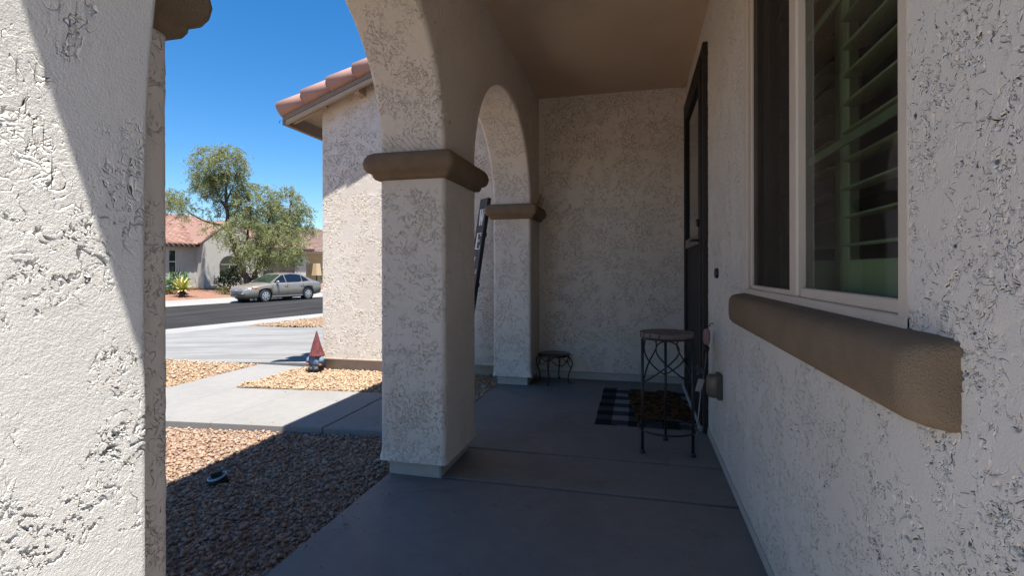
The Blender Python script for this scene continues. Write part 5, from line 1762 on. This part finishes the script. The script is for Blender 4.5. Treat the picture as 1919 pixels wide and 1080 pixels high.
def letter(ch, x, y):
    mb = MB(); h, w = LH, LWd
    T, t, s = 0.026, 0.010, 0.008
    S = lambda a, b, c, d, th: seg2(mb, x + a * w, y + b * h, x + c * w, y + d * h, th)
    if ch == 'W':
        S(0.08, 1, 0.30, 0, T * .9); S(0.30, 0, 0.50, 0.9, t); S(0.48, 0.95, 0.70, 0, T * .9); S(0.70, 0, 0.94, 1, t)
        S(-0.05, 0.98, 0.24, 0.98, s); S(0.80, 0.98, 1.06, 0.98, s); S(0.36, 0.98, 0.60, 0.98, s)
    elif ch == 'E':
        S(0.2, 0, 0.2, 1, T); S(0.05, 0.975, 0.9, 0.975, s); S(0.05, 0.025, 0.95, 0.025, s); S(0.2, 0.52, 0.66, 0.52, s)
        S(0.90, 0.99, 0.90, 0.78, s); S(0.95, 0.01, 0.95, 0.24, s); S(0.66, 0.62, 0.66, 0.42, s)
    elif ch == 'L':
        S(0.25, 0, 0.25, 1, T); S(0.05, 0.975, 0.48, 0.975, s); S(0.05, 0.025, 0.95, 0.025, s); S(0.95, 0.01, 0.95, 0.26, s)
    elif ch in 'CO':
        n = 28; a0, a1 = (0.18 * PI, 1.82 * PI) if ch == 'C' else (0, 2 * PI)
        for k in range(n):
            ta, tb = a0 + (a1 - a0) * k / n, a0 + (a1 - a0) * (k + 1) / n
            q = []
            for t_, ro in ((ta, 1), (tb, 1), (tb, 0), (ta, 0)):
                th = 0.012 + 0.016 * abs(math.cos(t_)); q.append((x + w * 0.5 + (w * 0.5 - (0 if ro else th)) * math.cos(t_), y + h * 0.5 + (h * 0.5 - (0 if ro else 0.010)) * math.sin(t_)))
            V = [sp(a, b, 0.0035) for a, b in q]; mb.add(V, [(0, 1, 2, 3)])
        if ch == 'C': S(0.93, 0.98, 0.93, 0.72, s)
    elif ch == 'M':
        S(0.10, 0, 0.10, 1, t); S(0.14, 1, 0.50, 0.05, T * .9); S(0.50, 0.05, 0.86, 1, t); S(0.88, 0, 0.88, 1, T * .9)
        S(-0.04, 0.02, 0.24, 0.02, s); S(0.74, 0.02, 1.04, 0.02, s); S(-0.04, 0.98, 0.2, 0.98, s); S(0.8, 0.98, 1.04, 0.98, s)
    return mb
for i, ch in enumerate('WELCOME'):
    obj('letter', letter(ch, (SW - LWd) / 2, SLEN - 0.11 - LH - 0.242 * i), M['white_paint'], sign)

# ------------------------------------------------------------------ bar stool
BS = Vector((0.174, 3.235, 0.0))
stool = thing('bar_stool', 'tall black iron stool with a round grey slatted wood seat', 'bar stool', BS)
RT = 0.158; LR = 0.150
sw = 0.052
for i in range(6):
    a0 = -0.156 + i * sw; a1 = a0 + sw - 0.012
    pts = []
    for k in range(9):
        x = a0 + (a1 - a0) * k / 8; pts.append((x, -math.sqrt(max(0.0, RT ** 2 - x * x))))
    for k in range(9):
        x = a1 - (a1 - a0) * k / 8; pts.append((x, math.sqrt(max(0.0, RT ** 2 - x * x))))
    cl = []
    for p in pts:
        if not cl or (abs(p[0] - cl[-1][0]) + abs(p[1] - cl[-1][1])) > 1e-5: cl.append(p)
    mb = MB(); mb.T = Matrix.Translation(BS) @ Matrix.Rotation(math.radians(-56), 4, 'Z'); mb.prism(cl, 2, 0.690, 0.716 + random.uniform(-.001, .001)); obj('slat', mb, M['wood_grey'], stool)
mb = MB(True); mb.tube([tuple(BS + Vector((0.150 * math.cos(2 * PI * k / 32), 0.150 * math.sin(2 * PI * k / 32), 0.683))) for k in range(32)], 0.0065, 8, closed=True); obj('seat_ring', mb, M['black_metal'], stool)
legs = [Vector((0.030, 3.138, 0)), Vector((0.316, 3.142, 0)), Vector((0.176, 3.400, 0))]
for L_ in legs:
    mb = MB(True); mb.tube([tuple(L_ + Vector((0, 0, 0.02))), tuple(L_ + Vector((0, 0, 0.683)))], 0.0085, 10); lg = obj('leg', mb, M['black_metal'], stool)
    mb = MB(True); mb.T = Matrix.Translation(L_); mb.lathe([(0.016, 0.0), (0.017, 0.010), (0.011, 0.020)], seg=14); obj('foot', mb, M['black_metal'], lg)
cen = (legs[0] + legs[1] + legs[2]) / 3
fr_ = (legs[0] - cen).length
mb = MB(True); mb.tube([tuple(cen + Vector((fr_ * math.cos(2 * PI * k / 40), fr_ * math.sin(2 * PI * k / 40), 0.135))) for k in range(40)], 0.0065, 8, closed=True); obj('foot_ring', mb, M['black_metal'], stool)
for i in range(3):
    a, b = legs[i], legs[(i + 1) % 3]
    prof = [(0.0, 0.42), (0.18, 0.455), (0.36, 0.495), (0.52, 0.535), (0.66, 0.575), (0.725, 0.61), (0.70, 0.648), (0.60, 0.670), (0.5, 0.675), (0.40, 0.670), (0.30, 0.648), (0.275, 0.61), (0.34, 0.575), (0.48, 0.535), (0.64, 0.495), (0.82, 0.455), (1.0, 0.42)]
    def bow(t): return 0.036 * math.sin(PI * t)
    out = ((a + b) / 2 - cen).normalized()
    pts = [tuple(a.lerp(b, t) + out * (bow(t) + (0.006 if k < 8 else -0.006)) + Vector((0, 0, z))) for k, (t, z) in enumerate(prof)]
    fine = []
    P = [Vector(p) for p in pts]
    for k in range(len(P) - 1):
        p0 = P[max(k - 1, 0)]; p1 = P[k]; p2 = P[k + 1]; p3 = P[min(k + 2, len(P) - 1)]
        for q in range(4):
            t = q / 4
            fine.append(tuple(0.5 * ((2 * p1) + (p2 - p0) * t + (2 * p0 - 5 * p1 + 4 * p2 - p3) * t * t + (3 * p1 - p0 - 3 * p2 + p3) * t ** 3)))
    fine.append(tuple(P[-1]))
    mb = MB(True); mb.tube(fine, 0.0048, 7); obj('scroll', mb, M['black_metal'], stool)

# ------------------------------------------------------------------ low plant stand
PS = Vector((-0.785, 4.885, 0.0))
stand = thing('plant_stand', 'low round black iron plant stand with bowed legs in the corner', 'plant stand', PS)
mb = MB(True); mb.T = Matrix.Translation(PS); mb.lathe([(0.150, 0.262), (0.158, 0.266), (0.160, 0.276), (0.152, 0.284), (0.0, 0.284)], seg=36, cap=False); mb.lathe([(0.0, 0.262), (0.150, 0.262)], seg=36, cap=False)
obj('top', mb, plain('dark_gloss_top', (0.014, 0.016, 0.02), 0.22), stand)
for k in range(4):
    a = math.radians(-100 + 90 * k)
    c, s = math.cos(a), math.sin(a)
    prof = [(0.135, 0.262), (0.160, 0.250), (0.182, 0.218), (0.184, 0.180), (0.168, 0.140), (0.150, 0.095), (0.142, 0.05), (0.146, 0.018), (0.160, 0.006), (0.176, 0.008), (0.180, 0.016)]
    mb = MB(True); mb.tube([tuple(PS + Vector((r * c, r * s, z))) for r, z in prof], 0.0062, 8); lg = obj('leg', mb, M['black_metal'], stand)
    prof = [(0.172, 0.150), (0.145, 0.185), (0.135, 0.225), (0.145, 0.255)]
    mb = MB(True); mb.tube([tuple(PS + Vector((r * c, r * s, z))) for r, z in prof], 0.0045, 7); obj('brace', mb, M['black_metal'], lg)
for k in range(4):
    a0 = math.radians(-100 + 90 * k); a1 = a0 + PI / 2
    pts = []
    for q in range(13):
        t = q / 12; a = a0 + (a1 - a0) * t; r = 0.146
        pts.append(tuple(PS + Vector((r * math.cos(a), r * math.sin(a), 0.258 - 0.075 * math.sin(PI * t)))))
    mb = MB(True); mb.tube(pts, 0.0042, 6); obj('scroll', mb, M['black_metal'], stand)

# ------------------------------------------------------------------ mats
def check_mat():
    m, nt, p, out = new_mat('buffalo_check')
    co = coords(nt)
    sep = N(nt, 'SeparateXYZ'); nt.links.new(co, sep.inputs[0])
    k = 1 / 0.234
    def band(x):
        f = math_n(nt, 'FRACT', math_n(nt, 'MULTIPLY', x, k))
        return math_n(nt, 'LESS_THAN', f, 0.5)
    s = math_n(nt, 'ADD', band(sep.outputs[0]), band(sep.outputs[1]))
    c = ramp(nt, math_n(nt, 'MULTIPLY', s, 0.5), [(0.0, (0.23, 0.23, 0.24)), (0.5, (0.055, 0.055, 0.06)), (1.0, (0.010, 0.010, 0.011))])
    nt.nodes[-1].color_ramp.interpolation = 'LINEAR'
    w = noise(nt, co, 220, 2)
    c = mix_col(nt, remap(nt, w, 0.3, 0.7, 0, 0.25), c, (0.05, 0.05, 0.05))
    nt.links.new(c, p.inputs['Base Color']); p.inputs['Roughness'].default_value = 0.95; p.inputs['Specular IOR Level'].default_value = 0.1
    bump(nt, p, w, 0.6, 0.003)
    return m
RUGC = Vector((-0.296, 3.632, 0.0))
mb = MB(); 
nx, ny = 8, 14
V = []
for i in range(nx):
    for j in range(ny):
        x = 0.716 * i / (nx - 1); y = 1.135 * j / (ny - 1)
        V.append((RUGC.x + x + 0.004 * math.sin(j), RUGC.y + y - 0.012 * (y / 1.1) + 0.003 * math.sin(i * 2), 0.0065 + 0.0015 * math.sin(i * 1.7 + j * 1.3)))
mb.add(V, [tuple(int(q) for q in f) for f in grid_faces(nx, ny)])
b = [(V[0][0], V[0][1], 0.0005), (V[-ny][0], V[-ny][1], 0.0005)]
edge = [i * ny for i in range(nx)]
mb.add([V[i] for i in edge] + [(V[i][0], V[i][1], 0.0003) for i in edge], [(q, nx + q, nx + q + 1, q + 1) for q in range(nx - 1)])
edge = list(range(ny))
mb.add([V[i] for i in edge] + [(V[i][0], V[i][1], 0.0003) for i in edge], [(q, q + 1, ny + q + 1, ny + q) for q in range(ny - 1)])
mb.v = [(x - RUGC.x, y - RUGC.y, z) for x, y, z in mb.v]
o = obj('check_rug', mb, check_mat()); o.location = RUGC
tag(o, 'black and white buffalo check rug lying under the leopard doormat', 'rug')

def leopard_mat():
    m, nt, p, out = new_mat('leopard_coir')
    co = coords(nt)
    v = N(nt, 'TexVoronoi'); v.feature = 'F1'; v.inputs['Scale'].default_value = 24; v.inputs['Randomness'].default_value = 1.0
    wv = N(nt, 'TexNoise'); wv.inputs['Scale'].default_value = 16; wv.inputs['Detail'].default_value = 2
    nt.links.new(co, wv.inputs['Vector'])
    va = N(nt, 'VectorMath'); va.operation = 'MULTIPLY_ADD'; va.inputs[1].default_value = (0.05, 0.05, 0.05)
    nt.links.new(wv.outputs['Color'], va.inputs[0]); nt.links.new(co, va.inputs[2]); nt.links.new(va.outputs[0], v.inputs['Vector'])
    d = v.outputs['Distance']
    ring = math_n(nt, 'MULTIPLY', remap(nt, d, 0.16, 0.24), remap(nt, d, 0.46, 0.58, 1.0, 0.0))
    gaps = remap(nt, noise(nt, co, 34, 2, 0.5), 0.36, 0.46)
    sp_ = math_n(nt, 'MULTIPLY', ring, gaps)
    c = mix_col(nt, sp_, (0.15, 0.075, 0.03), (0.010, 0.008, 0.007))
    w = noise(nt, co, 420, 2, 0.7)
    c = mix_col(nt, remap(nt, w, 0.3, 0.7, 0, 0.3), c, (0.05, 0.03, 0.015))
    nt.links.new(c, p.inputs['Base Color']); p.inputs['Roughness'].default_value = 1.0; p.inputs['Specular IOR Level'].default_value = 0.05
    bump(nt, p, w, 1.0, 0.006)
    return m
mb = MB(); mb.bbox(-0.215, 0.215, -0.435, 0.435, 0.0, 0.014, 0.004)
o = obj('leopard_doormat', mb, leopard_mat()); o.location = (0.168, 4.195, 0.0095); o.rotation_euler = (0, 0, math.radians(6))
tag(o, 'orange and black leopard print coir doormat on top of the check rug', 'doormat')

# ------------------------------------------------------------------ hanging ornament beside the door
HP = Vector((XR - 0.03, 3.34, 0.70))
hang = thing('door_ornament', 'pink and black hanging ornament with cord, paper tag and thin rod beside the door', 'hanging ornament', HP)
def pinkmat():
    m, nt, p, out = new_mat('pink_diamond')
    co = coords(nt); sep = N(nt, 'SeparateXYZ'); nt.links.new(co, sep.inputs[0])
    a = math_n(nt, 'ARCTAN2', sep.outputs[1], sep.outputs[0])
    u1 = math_n(nt, 'ADD', math_n(nt, 'MULTIPLY', a, 1.6), math_n(nt, 'MULTIPLY', sep.outputs[2], 55))
    u2 = math_n(nt, 'SUBTRACT', math_n(nt, 'MULTIPLY', a, 1.6), math_n(nt, 'MULTIPLY', sep.outputs[2], 55))
    l = math_n(nt, 'MAXIMUM', math_n(nt, 'LESS_THAN', math_n(nt, 'FRACT', u1), 0.2), math_n(nt, 'LESS_THAN', math_n(nt, 'FRACT', u2), 0.2))
    nt.links.new(mix_col(nt, l, (0.52, 0.30, 0.29), (0.015, 0.012, 0.014)), p.inputs['Base Color']); p.inputs['Roughness'].default_value = 0.7
    return m
mb = MB(True); mb.tube([(XR + 0.0, 3.33, 0.762), (XR - 0.020, 3.33, 0.765), (XR - 0.028, 3.332, 0.752), (XR - 0.020, 3.334, 0.745)], 0.003, 6); obj('hook', mb, M['black_metal'], hang)
mb = MB(True); mb.lathe([(0.006, -0.05), (0.017, -0.045), (0.021, -0.02), (0.021, 0.025), (0.015, 0.045), (0.005, 0.05)], seg=18)
o = obj('pink_roll', mb, pinkmat(), hang, local=True); o.location = (-0.012, 0.0, -0.02)
mb = MB(True); mb.tube([(-0.012, 0, 0.02), (-0.002, -0.004, 0.045), (0.006, -0.008, 0.058)], 0.0022, 6); obj('cord', mb, M['black_metal'], hang, local=True)
mb = MB(True); mb.T = Matrix.Translation((-0.014, 0.0, -0.095)); mb.lathe([(0.003, -0.022), (0.016, -0.014), (0.02, 0.0), (0.016, 0.014), (0.003, 0.022)], seg=14); obj('bead', mb, M['black_paint'], hang, local=True)
mb = MB(True); mb.tube([(-0.014, 0, -0.115), (-0.020, -0.002, -0.19), (-0.030, 0.0, -0.26), (-0.046, 0.004, -0.34)], 0.002, 6); obj('cord', mb, plain('grey_cord', (0.25, 0.24, 0.24), 0.7), hang, local=True)
navy = plain('navy_ribbon', (0.06, 0.065, 0.09), 0.7, var=0.6, nscale=70); pale = plain('pale_ribbon', (0.35, 0.30, 0.31), 0.7, var=0.5, nscale=60)
for k in range(12):
    a = k * 2.4; r = 0.035
    p0 = Vector((-0.052, 0.004, -0.20 - 0.006 * (k % 4)))
    q = p0 + Vector((r * math.cos(a), r * math.sin(a), random.uniform(-0.05, -0.01)))
    mb = MB(); d = Vector((-math.sin(a), math.cos(a), 0)) * 0.006
    mid = (p0 + q) / 2 + Vector((0, 0, 0.014))
    mb.add([tuple(p0 - d), tuple(p0 + d), tuple(mid + d), tuple(mid - d), tuple(q + d), tuple(q - d)], [(0, 1, 2, 3), (3, 2, 4, 5)]); obj('ribbon', mb, navy if k % 3 else pale, hang, local=True)
mb = MB(); mb.T = Matrix.Translation((-0.052, -0.01, -0.315)) @ Matrix.Rotation(0.25, 4, 'Y') @ Matrix.Rotation(0.5, 4, 'Z'); mb.box(-0.022, 0.022, -0.0008, 0.0008, -0.048, 0.034); obj('tag', mb, plain('grey_tag', (0.46, 0.47, 0.48), 0.6, var=0.15, nscale=80), hang, local=True)
mb = MB(True); mb.tube([(-0.044, 0.0, -0.33), (-0.062, -0.02, -0.50), (-0.084, -0.05, -0.695)], 0.0035, 8); obj('rod', mb, plain('grey_rod', (0.30, 0.30, 0.31), 0.35, 0.4), hang, local=True)

# ------------------------------------------------------------------ wire netting on the capitals
def netting(name, label, p0, p1, z0, h, out, lean=0.05, pitch=0.030):
    t = thing(name, label, 'wire netting', p0, group='bird netting on the porch capitals')
    a, b = Vector(p0), Vector(p1); L = (b - a).length; d = (b - a) / L; o_ = Vector(out)
    mb = MB(True); n = int(L / pitch)
    def q(s, t_): return a + d * s + o_ * (lean * t_ / h + 0.010 * math.sin(s * 37) * t_ / h) + Vector((0, 0, z0 - p0[2] + t_ * (0.86 + 0.14 * math.sin(s * 53))))
    for i in range(-3, n + 1):
        for sgn in ((1, -1) if lean > 0 else (-1,)):
            pts = []
            for k in range(9):
                t_ = h * k / 8; s = i * pitch + sgn * (t_ * 0.85) + (0 if sgn > 0 else pitch * 3)
                if -0.002 <= s <= L: pts.append(tuple(q(s, t_)))
            if len(pts) > 1: mb.tube(pts, 0.0009 if lean > 0 else 0.0007, 4, caps=False)
    obj('wires', mb, plain('rusty_wire', (0.10, 0.085, 0.07), 0.6, 0.3), t)
netting('wire_netting', 'thin wire netting standing on the back ledge of the middle column capital', (XO - 0.03, P2[1] + 0.05, ZS + 0.002), (XI + 0.06, P2[1] + 0.05, ZS + 0.002), ZS + 0.002, 0.115, (0, 1, 0), 0.06)
netting('wire_netting', 'thin wire netting lying against the jamb above the front of the middle capital', (XO + 0.01, P2[0] - 0.014, ZS + 0.002), (XI - 0.01, P2[0] - 0.014, ZS + 0.002), ZS + 0.002, 0.10, (0, 1, 0), -0.006, 0.036)
netting('wire_netting', 'thin wire netting on the inner ledge of the farthest column capital', (XI + 0.05, P3F + 0.03, ZS + 0.002), (XI + 0.05, YB - 0.12, ZS + 0.002), ZS + 0.002, 0.10, (1, 0, 0), 0.03)

# a few dry leaves
lm = MB()
for (x, y, z, r) in ((-1.36, 1.83, -0.035, 0.4),):
    lm.add([(0, 0, 0.004), (0.014, 0.008, 0.010), (0.032, 0, 0.006), (0.014, -0.008, 0.008)], [(0, 1, 2, 3)])
lf_me = fast_mesh('dry_leaf', np.array(lm.v), lm.f); lf_me.materials.append(plain('dry_leaf_brown', (0.20, 0.12, 0.07), 0.9))
for i, (x, y, z, lab) in enumerate(((-1.225, 1.93, 0.001, 'curled dry brown leaf near the porch floor edge by the gravel'), (-0.62, 1.72, 0.001, 'tiny dry leaf lying out on the open porch floor slab'))):
    o = bpy.data.objects.new('dry_leaf', lf_me); COL.objects.link(o); o.location = (x, y, z); o.rotation_euler = (0, 0, 1.1 * i + 0.5); o.scale = (1, 1, 1) if i == 0 else (0.5, 0.5, 0.5)
    tag(o, lab, 'leaf', group='dry leaves on the porch floor')
